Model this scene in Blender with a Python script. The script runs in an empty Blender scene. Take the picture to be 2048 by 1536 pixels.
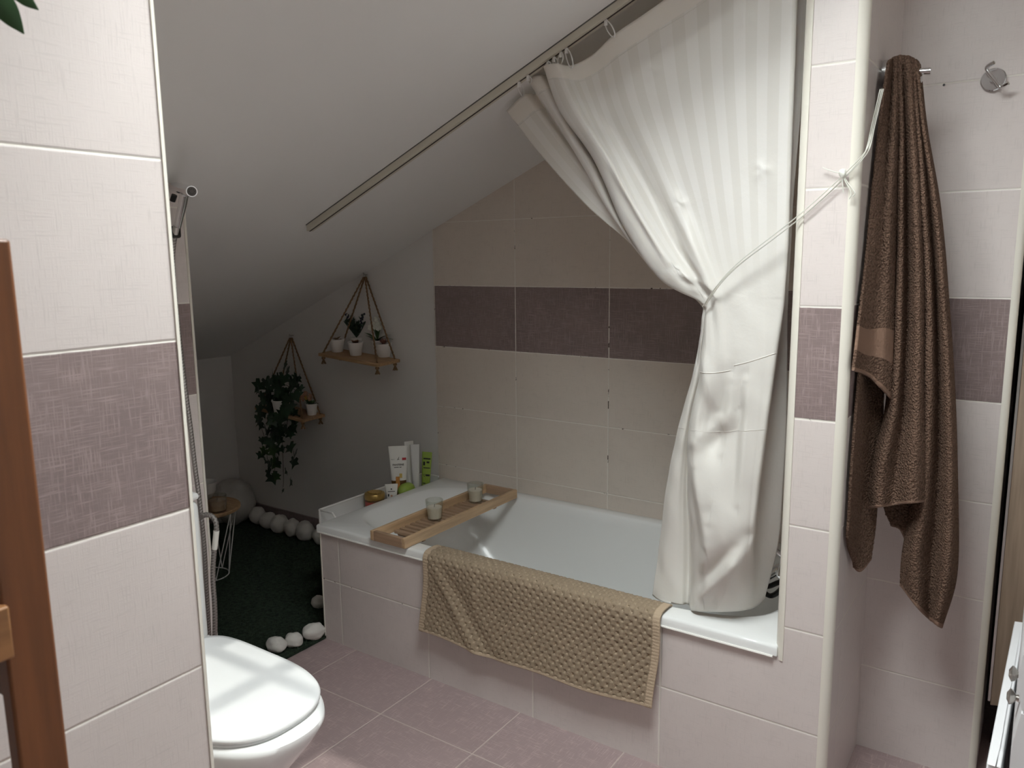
import bpy, bmesh, math, random
import numpy as np
from mathutils import Vector, Matrix, noise
random.seed(7)
S = bpy.context.scene
COL = S.collection
PI = math.pi

# ------------------------------------------------------------------ camera
R = np.array([[0.82432241, 0.56601233, -0.01107249],
              [0.08179657, -0.13843367, -0.98698807],
              [-0.56018022, 0.81269069, -0.16041184]])
F = 1562.4075
CAM = np.array([2.061, -1.7829, 1.35])

def ray(u, v): return R.T @ np.array([(u - 1024) / F, (v - 768) / F, 1.0])
def aty(u, v, y):
    r = ray(u, v); return CAM + r * ((y - CAM[1]) / r[1])
def atx(u, v, x):
    r = ray(u, v); return CAM + r * ((x - CAM[0]) / r[0])
def atz(u, v, z):
    r = ray(u, v); return CAM + r * ((z - CAM[2]) / r[2])

cam = bpy.data.objects.new('camera', bpy.data.cameras.new('camera'))
COL.objects.link(cam)
m = Matrix.Identity(4)
for i in range(3):
    m[i][0] = R[0, i]; m[i][1] = -R[1, i]; m[i][2] = -R[2, i]; m[i][3] = CAM[i]
cam.matrix_world = m
cam.data.sensor_width = 36
cam.data.lens = F / 2048 * 36
cam.data.clip_start = 0.02
cam.data.dof.use_dof = True
cam.data.dof.focus_distance = 2.5
cam.data.dof.aperture_fstop = 9
S.camera = cam

# ------------------------------------------------------------------ materials
MATS = {}
def newmat(name):
    mt = bpy.data.materials.new(name); mt.use_nodes = True
    nt = mt.node_tree
    for n in list(nt.nodes): nt.nodes.remove(n)
    out = nt.nodes.new('ShaderNodeOutputMaterial')
    b = nt.nodes.new('ShaderNodeBsdfPrincipled')
    nt.links.new(b.outputs[0], out.inputs[0])
    MATS[name] = mt
    return mt, nt, b
class N:
    """tiny node helper"""
    def __init__(s, nt): s.nt = nt
    def n(s, t, **k):
        x = s.nt.nodes.new(t)
        for a, v in k.items(): setattr(x, a, v)
        return x
    def l(s, a, b): s.nt.links.new(a, b)
    def m(s, op, a, b=None, c=None, clamp=False):
        x = s.n('ShaderNodeMath', operation=op); x.use_clamp = clamp
        for i, v in enumerate((a, b, c)):
            if v is None: continue
            if isinstance(v, (int, float)): x.inputs[i].default_value = v
            else: s.l(v, x.inputs[i])
        return x.outputs[0]
    def mix(s, f, a, b):
        x = s.n('ShaderNodeMix', data_type='RGBA')
        for i, v in ((0, f), (6, a), (7, b)):
            if isinstance(v, (int, float)): x.inputs[i].default_value = v
            elif isinstance(v, tuple): x.inputs[i].default_value = (*v, 1)
            else: s.l(v, x.inputs[i])
        return x.outputs[2]
    def comb(s, x, y, z):
        c = s.n('ShaderNodeCombineXYZ')
        for i, v in enumerate((x, y, z)):
            if isinstance(v, (int, float)): c.inputs[i].default_value = v
            else: s.l(v, c.inputs[i])
        return c.outputs[0]
    def noise(s, vec, scale=1.0, detail=3, rough=.5):
        x = s.n('ShaderNodeTexNoise'); x.inputs['Scale'].default_value = scale
        x.inputs['Detail'].default_value = detail; x.inputs['Roughness'].default_value = rough
        s.l(vec, x.inputs['Vector']); return x.outputs['Fac']
    def pos(s):
        g = s.n('ShaderNodeNewGeometry'); sp = s.n('ShaderNodeSeparateXYZ')
        s.l(g.outputs['Position'], sp.inputs[0]); return sp.outputs, g.outputs['Position']
    def bump(s, h, strength, dist, bsdf):
        b = s.n('ShaderNodeBump'); b.inputs['Strength'].default_value = strength
        b.inputs['Distance'].default_value = dist; s.l(h, b.inputs['Height'])
        s.l(b.outputs[0], bsdf.inputs['Normal'])
    def obj(s): return s.n('ShaderNodeTexCoord').outputs['Object']

def mat(name, col, rough=.5, metal=0, var=0, vscale=20, bump=0, bscale=200, bdist=.002, trans=0, spec=None, sheen=0, stretch=None, coat=0):
    mt, nt, b = newmat(name); h = N(nt)
    b.inputs['Roughness'].default_value = rough
    b.inputs['Metallic'].default_value = metal
    if trans: b.inputs['Transmission Weight'].default_value = trans
    if spec is not None: b.inputs['Specular IOR Level'].default_value = spec
    if sheen: b.inputs['Sheen Weight'].default_value = sheen
    if coat: b.inputs['Coat Weight'].default_value = coat
    c = tuple(col)
    b.inputs['Base Color'].default_value = (*c, 1)
    vec = h.obj()
    if stretch:
        mp = h.n('ShaderNodeMapping'); mp.inputs['Scale'].default_value = stretch
        h.l(vec, mp.inputs[0]); vec = mp.outputs[0]
    if var:
        f = h.noise(vec, vscale, 4)
        f = h.m('MULTIPLY_ADD', f, 2.2, -.6, clamp=True)
        lo = tuple(x * (1 - var) for x in c); hi = tuple(min(1, x * (1 + var)) for x in c)
        h.l(h.mix(f, lo, hi), b.inputs['Base Color'])
    if bump:
        h.bump(h.noise(vec, bscale, 4, .6), bump, bdist, b)
    return mt

LIGHT_T = (.70, .625, .595)
DARK_T = (.245, .188, .182)
GROUT = (.78, .74, .68)
def tile_mat(name, ua, u0, w, z0, h_, band=None, va='Z', base=LIGHT_T, dark=DARK_T, grout=GROUT, gw=.0017, rough=.32, chips=0.0, thread=(.55, .84)):
    mt, nt, b = newmat(name); h = N(nt)
    p, pos = h.pos()
    ax = {'X': p[0], 'Y': p[1], 'Z': p[2]}
    u = h.m('DIVIDE', h.m('SUBTRACT', ax[ua], u0), w)
    v = h.m('DIVIDE', h.m('SUBTRACT', ax[va], z0), h_)
    fu = h.m('FRACT', u); fv = h.m('FRACT', v)
    du = h.m('MULTIPLY', h.m('MINIMUM', fu, h.m('SUBTRACT', 1.0, fu)), w)
    dv = h.m('MULTIPLY', h.m('MINIMUM', fv, h.m('SUBTRACT', 1.0, fv)), h_)
    d = h.m('MINIMUM', du, dv)
    wob = h.m('MULTIPLY', h.m('SUBTRACT', h.noise(pos, 60, 3), .5), .0016)
    dw = h.m('ADD', d, wob)
    g = h.m('SUBTRACT', 1.0, h.m('DIVIDE', h.m('SUBTRACT', dw, gw * .8), gw * .5, clamp=True))   # 1 in the joint
    # per tile offset so the weave differs from tile to tile
    tid = h.m('ADD', h.m('MULTIPLY', h.m('FLOOR', u), 7.31), h.m('MULTIPLY', h.m('FLOOR', v), 3.17))
    A, B = ax[ua], ax[va]
    n1 = h.noise(h.comb(h.m('MULTIPLY', A, 26), h.m('MULTIPLY', B, 480), tid), 1, 2, .55)
    n2 = h.noise(h.comb(h.m('MULTIPLY', A, 480), h.m('MULTIPLY', B, 26), tid), 1, 2, .55)
    n3 = h.noise(h.comb(h.m('MULTIPLY', A, 7), h.m('MULTIPLY', B, 7), tid), 1, 2)
    n4 = h.noise(h.comb(h.m('MULTIPLY', A, 30), h.m('MULTIPLY', B, 30), tid), 1, 2)
    wv = h.m('MAXIMUM', n1, n2)
    thr = h.m('MULTIPLY_ADD', n4, -.26, .705)
    t = h.m('MULTIPLY', h.m('SUBTRACT', wv, thr), 7.0, clamp=True)          # sparse threads
    soft = h.m('MULTIPLY_ADD', h.m('ADD', h.m('MULTIPLY', wv, .5), h.m('MULTIPLY', n3, .5)), 2.6, -.85, clamp=True)
    light = h.mix(soft, tuple(x * .965 for x in base), tuple(min(1, x * 1.03) for x in base))
    light = h.mix(h.m('MULTIPLY', t, thread[0]), light, tuple(x * thread[1] for x in base))
    if band:
        darkc = h.mix(soft, tuple(x * .82 for x in dark), tuple(x * 1.12 for x in dark)); t2 = h.m('MULTIPLY', h.m('SUBTRACT', wv, h.m('SUBTRACT', thr, .045)), 5.5, clamp=True); darkc = h.mix(h.m('MULTIPLY', t2, .55), darkc, tuple(x * 1.65 for x in dark))
        inb = h.m('MULTIPLY', h.m('GREATER_THAN', p[2], band[0]), h.m('LESS_THAN', p[2], band[1]))
        light = h.mix(inb, light, darkc)
    gc = grout
    if chips:
        cn = h.noise(pos, 38, 3, .6)
        cm = h.m('MULTIPLY', h.m('SUBTRACT', cn, 1 - chips), 25, clamp=True)
        gc = h.mix(cm, grout, (.10, .075, .06))
    c = h.mix(g, light, gc)
    h.l(c, b.inputs['Base Color'])
    h.l(h.m('MULTIPLY_ADD', g, .4, rough), b.inputs['Roughness'])
    edge = h.m('DIVIDE', dw, gw * 1.9, clamp=True)
    hh = h.m('ADD', h.m('MULTIPLY', edge, .0011), h.m('MULTIPLY', wv, .00028))
    h.bump(hh, .9, 1.0, b)
    b.inputs['Specular IOR Level'].default_value = .4
    return mt

M = {}
M['white_paint'] = mat('white_paint', (.72, .70, .68), .85, bump=.15, bscale=140, bdist=.001)
M['ceiling_paint'] = mat('ceiling_paint', (.80, .79, .775), .8, bump=.12, bscale=90, bdist=.001)
M['t_back'] = tile_mat('tile_back_wall', 'X', .376, .401, .488, .2505, (.989, 1.2395), base=(.68, .61, .545), chips=.37)
M['t_apron'] = tile_mat('tile_bath_front', 'X', .094, .4003, .2295, .2515, (.984, 1.2355), base=(.675, .61, .585), chips=.33, gw=.0021)
M['t_side'] = tile_mat('tile_pillar_side', 'Y', -.30, .401, .2395, .2505, (.989, 1.2395), base=(.675, .61, .585))
M['t_niche'] = tile_mat('tile_niche', 'X', 1.597, .401, .2395, .2505, (.989, 1.2395), base=(.675, .61, .585))
M['t_left'] = tile_mat('tile_left_wall', 'Y', -1.14, .401, .249, .2475, (.9918, 1.2393), base=(.675, .61, .585))
M['t_toilet'] = tile_mat('tile_toilet_wall', 'Y', -.54, .401, .249, .2475, (.9918, 1.2393), base=(.675, .61, .585))
M['t_floor'] = tile_mat('tile_floor', 'X', .158, .345, -.237, .345, None, va='Y', base=(.36, .275, .272), grout=(.52, .43, .40), gw=.0019, rough=.30, thread=(.8, 1.42))
M['skirting'] = mat('mauve_skirting', (.22, .17, .165), .35, var=.2, vscale=60)
M['trim'] = mat('cream_plastic_trim', (.76, .725, .645), .28)
M['track'] = mat('cream_track', (.60, .565, .475), .45)
M['tub'] = mat('white_acrylic', (.82, .83, .82), .2)
M['ceramic'] = mat('white_ceramic', (.86, .87, .87), .10)
M['lid'] = mat('white_lid_plastic', (.88, .895, .90), .16)
M['chrome'] = mat('chrome', (.80, .80, .81), .12, 1)
M['steel'] = mat('brushed_steel', (.55, .54, .53), .3, 1)
M['black'] = mat('black_plastic', (.012, .012, .012), .4)
M['dark_wood'] = mat('red_brown_wood', (.15, .052, .015), .42, var=.28, vscale=6, stretch=(12, 12, .8), bump=.05, bscale=30)
M['dark_wood2'] = mat('red_brown_wood_rail', (.26, .12, .045), .42, var=.25, vscale=6, stretch=(12, .8, 12))
M['bamboo'] = mat('bamboo', (.52, .355, .21), .5, var=.22, vscale=5, stretch=(14, 1.2, 14), bump=.1, bscale=40)
M['bamboo_x'] = mat('bamboo_slats', (.36, .24, .155), .5, var=.2, vscale=5, stretch=(1.2, 14, 14))
M['pine'] = mat('pine_board', (.40, .25, .13), .55, var=.25, vscale=6, stretch=(1.5, 14, 14))
M['rope'] = mat('jute_rope', (.20, .12, .06), .9, var=.35, vscale=160, bump=.5, bscale=300)
M['pot'] = mat('white_pot', (.80, .78, .76), .45)
M['soil'] = mat('dark_soil', (.025, .017, .012), .95, var=.4, vscale=200)
M['ivy'] = mat('ivy_leaf', (.016, .042, .020), .42, var=.5, vscale=22)
M['ivy2'] = mat('ivy_leaf_pale', (.04, .085, .025), .42, var=.4, vscale=22)
M['vine'] = mat('vine_stem', (.05, .035, .018), .7)
M['lav'] = mat('lavender_green', (.03, .055, .035), .6, var=.4, vscale=80)
M['lavf'] = mat('lavender_flower', (.03, .024, .055), .7)
M['succ_brown'] = mat('brown_succulent', (.17, .085, .035), .5, var=.3, vscale=50)
M['succ_red'] = mat('rusty_succulent', (.20, .09, .045), .5, var=.3, vscale=50)
M['succ_pink'] = mat('pink_succulent', (.30, .15, .12), .5, var=.3, vscale=50)
M['leaf'] = mat('green_leaf', (.07, .14, .05), .45, var=.3, vscale=30)
M['leaf_dark'] = mat('deep_green_leaf', (.025, .09, .022), .4, var=.35, vscale=12)
M['fl_white'] = mat('white_petal', (.82, .83, .75), .6)
M['fl_pink'] = mat('pink_petal', (.56, .33, .22), .6, var=.2)
M['fl_yel'] = mat('yellow_petal', (.62, .45, .13), .6, var=.2)
M['stone'] = mat('white_pebble', (.66, .64, .60), .8, var=.12, vscale=18, bump=.4, bscale=60, bdist=.004)
M['stone_big'] = mat('white_boulder', (.50, .48, .45), .85, var=.12, vscale=14, bump=.5, bscale=40, bdist=.006)
M['turf'] = mat('artificial_turf', (.040, .058, .040), .95, var=.5, vscale=70, bump=1, bscale=350, bdist=.01, spec=.1)
M['turf2'] = mat('turf_blade', (.050, .072, .048), .8, var=.4, vscale=40, spec=.15)
M['towel'] = None
M['wire'] = mat('white_wire', (.75, .74, .71), .4)
M['rack'] = mat('white_rack_metal', (.80, .79, .77), .35)
M['rack_wall'] = mat('white_rack_panel', (.74, .74, .73), .5)
M['cabinet'] = mat('white_cabinet', (.74, .74, .75), .35)
M['nickel'] = mat('nickel_knob', (.50, .48, .45), .28, 1)
M['wax'] = mat('cream_wax', (.86, .79, .70), .5, var=.06, vscale=30)
M['wax_brown'] = mat('brown_wax', (.42, .29, .20), .55, var=.15, vscale=30)
M['gold'] = mat('gold_lid', (.42, .28, .09), .35, .7)
M['redlabel'] = mat('red_label', (.35, .05, .04), .4)
M['white_pl'] = mat('white_tube_plastic', (.78, .77, .73), .3)
M['grey_pl'] = mat('pearl_tube_plastic', (.66, .65, .64), .3)
M['brown_pl'] = mat('brown_label', (.11, .05, .012), .35)
M['amber'] = mat('amber_print', (.50, .22, .05), .35, var=.4, vscale=80)
M['green_pl'] = mat('green_tube', (.30, .42, .07), .32)
M['ink'] = mat('black_ink', (.02, .02, .02), .5)
M['ink_grey'] = mat('grey_ink', (.12, .12, .11), .5)
M['red_ink'] = mat('red_ink', (.42, .02, .03), .5)
M['paper'] = mat('white_paper', (.78, .77, .72), .6)
M['silicone'] = mat('white_silicone', (.80, .78, .74), .4)
M['recess_shade'] = mat('painted_recess_shade', (.02, .016, .014), .7)  # shade of the deep recess put into a near-black wall colour
M['brown_metal'] = mat('dark_brown_frame', (.035, .022, .018), .4)
M['foldwood'] = mat('light_wood_laminate', (.33, .25, .185), .5, var=.22, vscale=5, stretch=(16, 16, .9))
M['frame'] = mat('window_frame_white', (.80, .80, .79), .4)

def towel_mat():
    mt, nt, b = newmat('brown_terry'); h = N(nt)
    p, pos = h.pos()
    v = h.n('ShaderNodeTexVoronoi'); v.inputs['Scale'].default_value = 215; h.l(pos, v.inputs['Vector'])
    ns = h.noise(pos, 120, 4, .65)
    uvn = h.n('ShaderNodeUVMap'); sp = h.n('ShaderNodeSeparateXYZ'); h.l(uvn.outputs[0], sp.inputs[0])
    # uv.y : 1 on the flat woven band / hem, 0 on pile
    band = h.m('GREATER_THAN', sp.outputs[1], .5)
    f = h.m('MULTIPLY_ADD', v.outputs['Distance'], -1.1, 1.0, clamp=True)
    f = h.m('MULTIPLY', f, h.m('MULTIPLY_ADD', ns, 1.4, .25), clamp=True)
    pile = h.mix(f, (.085, .052, .037), (.205, .130, .095))
    c = h.mix(band, pile, (.22, .138, .10))
    h.l(c, b.inputs['Base Color'])
    b.inputs['Roughness'].default_value = .95; b.inputs['Specular IOR Level'].default_value = .05
    hh = h.m('MULTIPLY', f, h.m('SUBTRACT', 1.0, h.m('MULTIPLY', band, .85)))
    h.bump(hh, .9, .0045, b)
    return mt
M['towel'] = towel_mat()

def matmat():
    mt, nt, b = newmat('beige_waffle_terry'); h = N(nt)
    p, pos = h.pos()
    uvn = h.n('ShaderNodeUVMap'); sp = h.n('ShaderNodeSeparateXYZ'); h.l(uvn.outputs[0], sp.inputs[0])
    border = sp.outputs[0]; hgt = sp.outputs[1]
    ns = h.noise(pos, 420, 3, .7); n2 = h.noise(pos, 130, 2)
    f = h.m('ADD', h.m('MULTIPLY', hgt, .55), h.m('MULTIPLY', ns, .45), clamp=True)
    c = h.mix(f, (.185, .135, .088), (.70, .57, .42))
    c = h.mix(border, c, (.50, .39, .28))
    h.l(c, b.inputs['Base Color'])
    b.inputs['Roughness'].default_value = .95; b.inputs['Specular IOR Level'].default_value = .05
    h.bump(h.m('ADD', ns, n2), .7, .0025, b)
    return mt
M['mat'] = matmat()

def curtain_mat():
    mt, nt, b = newmat('cream_striped_satin'); h = N(nt)
    uvn = h.n('ShaderNodeUVMap'); sp = h.n('ShaderNodeSeparateXYZ'); h.l(uvn.outputs[0], sp.inputs[0])
    u, v = sp.outputs[0], sp.outputs[1]
    st = h.m('GREATER_THAN', h.m('FRACT', u), .5)
    fade = h.m('SUBTRACT', 1.0, h.m('DIVIDE', h.m('SUBTRACT', v, 3.2), 1.6, clamp=True))
    hem = h.m('LESS_THAN', v, .30)
    st = h.m('MULTIPLY', st, fade)
    c = h.mix(st, (.83, .82, .79), (.90, .895, .88))
    c = h.mix(hem, c, (.93, .90, .85))
    h.l(c, b.inputs['Base Color'])
    h.l(h.m('MULTIPLY_ADD', st, .12, .38), b.inputs['Roughness'])
    b.inputs['Sheen Weight'].default_value = .15
    b.inputs['Specular IOR Level'].default_value = .35
    tr = h.n('ShaderNodeBsdfTranslucent'); tr.inputs[0].default_value = (.90, .78, .58, 1)
    mx = h.n('ShaderNodeMixShader')
    h.l(h.m('MULTIPLY_ADD', hem, -.05, .24), mx.inputs[0])
    h.l(b.outputs[0], mx.inputs[1]); h.l(tr.outputs[0], mx.inputs[2])
    out = [n for n in nt.nodes if n.type == 'OUTPUT_MATERIAL'][0]
    h.l(mx.outputs[0], out.inputs[0])
    p, pos = h.pos()
    h.bump(h.noise(pos, 26, 4, .55), .25, .006, b)
    return mt
M['curtain'] = curtain_mat()

def glass_mat(name, tint=(1, 1, 1)):
    mt, nt, b = newmat(name); h = N(nt)
    b.inputs['Base Color'].default_value = (*tint, 1)
    b.inputs['Roughness'].default_value = .02; b.inputs['Transmission Weight'].default_value = 1
    b.inputs['IOR'].default_value = 1.45
    lw = h.n('ShaderNodeLayerWeight'); lw.inputs[0].default_value = .35
    tr = h.n('ShaderNodeBsdfTransparent'); tr.inputs[0].default_value = (.94, .95, .93, 1)
    mx = h.n('ShaderNodeMixShader'); h.l(h.m('MULTIPLY_ADD', lw.outputs['Facing'], .34, .035, clamp=True), mx.inputs[0])
    gl = h.n('ShaderNodeBsdfGlossy'); gl.inputs['Roughness'].default_value = .04; gl.inputs[0].default_value = (.75, .77, .74, 1)
    h.l(tr.outputs[0], mx.inputs[1]); h.l(gl.outputs[0], mx.inputs[2])
    out = [n for n in nt.nodes if n.type == 'OUTPUT_MATERIAL'][0]
    h.l(mx.outputs[0], out.inputs[0])
    return mt
M['glass'] = glass_mat('clear_glass')
def cord_mat():
    mt, nt, b = newmat('clear_ribbon'); h = N(nt)
    b.inputs['Base Color'].default_value = (.85, .85, .78, 1); b.inputs['Roughness'].default_value = .3
    tr = h.n('ShaderNodeBsdfTransparent'); mx = h.n('ShaderNodeMixShader'); mx.inputs[0].default_value = .78
    h.l(tr.outputs[0], mx.inputs[1]); h.l(b.outputs[0], mx.inputs[2])
    out = [n for n in nt.nodes if n.type == 'OUTPUT_MATERIAL'][0]; h.l(mx.outputs[0], out.inputs[0])
    return mt
M['cord'] = cord_mat()
def braid_mat():
    mt, nt, b = newmat('braided_steel_hose'); h = N(nt)
    uvn = h.n('ShaderNodeUVMap'); sp = h.n('ShaderNodeSeparateXYZ'); h.l(uvn.outputs[0], sp.inputs[0])
    a = h.m('SINE', h.m('MULTIPLY', sp.outputs[1], 2 * PI))
    w = h.m('SINE', h.m('MULTIPLY_ADD', sp.outputs[0], 4 * PI, h.m('MULTIPLY', sp.outputs[1], PI)))
    f = h.m('MULTIPLY_ADD', h.m('MULTIPLY', a, w), .5, .5)
    h.l(h.mix(f, (.09, .075, .07), (.58, .55, .53)), b.inputs['Base Color'])
    b.inputs['Metallic'].default_value = .75; b.inputs['Roughness'].default_value = .35
    h.bump(f, .6, .001, b)
    return mt
M['braid'] = braid_mat()

# ------------------------------------------------------------------ mesh helpers
PM = {}
def V(a): return Vector((float(a[0]), float(a[1]), float(a[2])))
class MB:
    def __init__(s): s.v = []; s.f = []; s.uv = {}; s.mi = []; s.cur = 0
    def add(s, vs, fs, uvs=None):
        o = len(s.v); s.v += [V(x) for x in vs]
        for k, f in enumerate(fs):
            s.f.append(tuple(i + o for i in f)); s.mi.append(s.cur)
        if uvs is not None:
            for i, q in enumerate(uvs): s.uv[o + i] = q
        return s
    def box(s, lo, hi, rot=None, org=None):
        x0, y0, z0 = lo; x1, y1, z1 = hi
        vs = [Vector(p) for p in ((x0,y0,z0),(x1,y0,z0),(x1,y1,z0),(x0,y1,z0),(x0,y0,z1),(x1,y0,z1),(x1,y1,z1),(x0,y1,z1))]
        if rot is not None:
            o = Vector(org or (0,0,0)); vs = [rot @ (p - o) + o for p in vs]
        return s.add(vs, [(0,3,2,1),(4,5,6,7),(0,1,5,4),(1,2,6,5),(2,3,7,6),(3,0,4,7)])
    def hexa(s, b, t):
        return s.add(list(b) + list(t), [(0,3,2,1),(4,5,6,7),(0,1,5,4),(1,2,6,5),(2,3,7,6),(3,0,4,7)])
    def tube(s, pts, r, seg=8, cap=True, twist=0, squash=1, uvlen=None):
        pts = [V(p) for p in pts]; n = len(pts)
        rr = r if isinstance(r, (list, tuple)) else [r] * n
        t0 = (pts[1] - pts[0]).normalized()
        up = Vector((0,0,1)) if abs(t0.z) < .9 else Vector((1,0,0))
        nr = t0.cross(up).normalized()
        vs = []; uvs = []; L = 0
        for i, p in enumerate(pts):
            t = (pts[min(i+1, n-1)] - pts[max(i-1, 0)])
            t = t.normalized() if t.length > 1e-9 else t0
            nr = (nr - t * nr.dot(t))
            nr = nr.normalized() if nr.length > 1e-6 else t.orthogonal().normalized()
            bi = t.cross(nr)
            if i: L += (pts[i] - pts[i-1]).length
            for k in range(seg):
                a = 2 * PI * k / seg + twist * i
                vs.append(p + (nr * math.cos(a) + bi * math.sin(a) * squash) * rr[i])
                uvs.append((k / seg, L / (uvlen or .004)))
        fs = []
        for i in range(n - 1):
            for k in range(seg):
                a = i * seg + k; b = i * seg + (k + 1) % seg
                fs.append((a, b, b + seg, a + seg))
        if cap:
            fs.append(tuple(range(seg - 1, -1, -1))); fs.append(tuple((n - 1) * seg + k for k in range(seg)))
        return s.add(vs, fs, uvs)
    def rings(s, rings, cap0=True, cap1=True):
        n = len(rings[0]); vs = [p for r in rings for p in r]; fs = []
        for i in range(len(rings) - 1):
            for k in range(n):
                a = i * n + k; b = i * n + (k + 1) % n
                fs.append((a, b, b + n, a + n))
        if cap0: fs.append(tuple(range(n - 1, -1, -1)))
        if cap1: fs.append(tuple((len(rings) - 1) * n + k for k in range(n)))
        return s.add(vs, fs)
    def lathe(s, prof, c=(0,0,0), seg=32, cap0=True, cap1=True):
        return s.rings([[(c[0] + r * math.cos(2*PI*k/seg), c[1] + r * math.sin(2*PI*k/seg), c[2] + z) for k in range(seg)] for r, z in prof], cap0, cap1)
    def grid(s, P, uv=None):
        n, k = len(P), len(P[0])
        vs = [P[i][j] for i in range(n) for j in range(k)]
        fs = [(i*k+j, i*k+j+1, (i+1)*k+j+1, (i+1)*k+j) for i in range(n-1) for j in range(k-1)]
        uvs = [uv[i][j] for i in range(n) for j in range(k)] if uv is not None else None
        return s.add(vs, fs, uvs)
    def ell(s, c, r, seg=16, rg=10, rot=None, jit=0, seed=0):
        vs = []; fs = []
        for i in range(rg + 1):
            th = PI * i / rg
            for k in range(seg):
                a = 2 * PI * k / seg
                d = Vector((math.sin(th) * math.cos(a), math.sin(th) * math.sin(a), math.cos(th)))
                f = 1
                if jit: f = 1 + jit * noise.noise(d * 1.5 + Vector((seed * 3.1, seed * 1.7, seed))) + jit * .35 * noise.noise(d * 4 + Vector((seed, 0, seed * 2)))
                p = Vector((d.x * r[0], d.y * r[1], d.z * r[2])) * f
                if rot is not None: p = rot @ p
                vs.append(p + V(c))
        for i in range(rg):
            for k in range(seg):
                a = i*seg+k; b = i*seg+(k+1) % seg
                fs.append((a, a+seg, b+seg, b))
        return s.add(vs, fs)
    def scale(s, f, zoff=0):
        s.v = [Vector((p.x * f, p.y * f, p.z * f + zoff)) for p in s.v]; return s
    def build(s, name, mats, parent=None, bevel=0, bseg=2, smooth=True, angle=40, subsurf=0, solid=0, local=False, weld=True):
        me = bpy.data.meshes.new(name)
        inv = None
        if parent is not None and not local: inv = PM[parent.name].inverted()
        me.from_pydata([tuple(inv @ p) if inv is not None else tuple(p) for p in s.v], [], s.f)
        if s.uv:
            ul = me.uv_layers.new(name='UVMap')
            for lp in me.loops:
                ul.data[lp.index].uv = s.uv.get(lp.vertex_index, (0, 0))
        if not isinstance(mats, (list, tuple)): mats = [mats]
        for q in mats: me.materials.append(q)
        if len(mats) > 1: me.polygons.foreach_set('material_index', s.mi)
        bm = bmesh.new(); bm.from_mesh(me)
        if weld: bmesh.ops.remove_doubles(bm, verts=bm.verts, dist=1e-6)
        bm.to_mesh(me); bm.free()
        me.update()
        if smooth:
            me.polygons.foreach_set('use_smooth', [True] * len(me.polygons))
            try: me.set_sharp_from_angle(angle=math.radians(angle))
            except Exception: pass
        o = bpy.data.objects.new(name, me); COL.objects.link(o)
        if parent is not None:
            o.parent = parent; PM[o.name] = PM[parent.name]
        else:
            PM[o.name] = Matrix.Identity(4)
        if solid:
            q = o.modifiers.new('solid', 'SOLIDIFY'); q.thickness = solid; q.offset = 0
        if bevel:
            q = o.modifiers.new('bevel', 'BEVEL'); q.width = bevel; q.segments = bseg; q.limit_method = 'ANGLE'; q.angle_limit = math.radians(35)
        if subsurf:
            q = o.modifiers.new('sub', 'SUBSURF'); q.levels = q.render_levels = subsurf
        return o

def thing(name, label, cat, loc=(0,0,0), group=None, rot=None):
    o = bpy.data.objects.new(name, None); COL.objects.link(o)
    o.empty_display_size = .05
    mw = Matrix.Translation(V(loc))
    if rot is not None: mw = mw @ rot.to_4x4()
    o.matrix_world = mw
    PM[o.name] = mw.copy()
    o['label'] = label; o['category'] = cat
    if group: o['group'] = group
    return o
def tag(o, label, cat, group=None, kind=None):
    o['label'] = label; o['category'] = cat
    if group: o['group'] = group
    if kind: o['kind'] = kind
    return o
def struct(o):
    o['kind'] = 'structure'; return o
def recenter(o):
    """moves a one-mesh thing's origin to the middle of its base"""
    xs = [v.co for v in o.data.vertices]
    lo = Vector((min(p.x for p in xs), min(p.y for p in xs), min(p.z for p in xs)))
    hi = Vector((max(p.x for p in xs), max(p.y for p in xs), max(p.z for p in xs)))
    c = Vector(((lo.x + hi.x) / 2, (lo.y + hi.y) / 2, lo.z))
    o.data.transform(Matrix.Translation(-c)); o.location = c
    return o
def copy_tree(o, parent=None):
    c = o.copy(); COL.objects.link(c)
    if parent is not None: c.parent = parent
    for ch in list(o.children): copy_tree(ch, c)
    return c

def cr(P, n):
    """Catmull-Rom resample of a control polyline (numpy k x d) to n points"""
    P = np.asarray(P, float); k = len(P)
    Q = np.vstack([2 * P[:1] - P[1:2], P, 2 * P[-1:] - P[-2:-1]])
    t = np.linspace(0, k - 1, n); i = np.minimum(t.astype(int), k - 2); f = (t - i)[:, None]
    a, b, c, d = Q[i], Q[i + 1], Q[i + 2], Q[i + 3]
    return .5 * (2*b + (c - a)*f + (2*a - 5*b + 4*c - d)*f**2 + (3*b - a - 3*c + d)*f**3)
def surf(ctrl, nu, nv):
    """ctrl: columns x rows x 3 -> nv x nu grid"""
    C = np.asarray(ctrl, float)
    cols = np.stack([cr(c, nv) for c in C])           # cols x nv x 3
    return np.stack([cr(cols[:, j], nu) for j in range(nv)])   # nv x nu x 3

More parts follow.
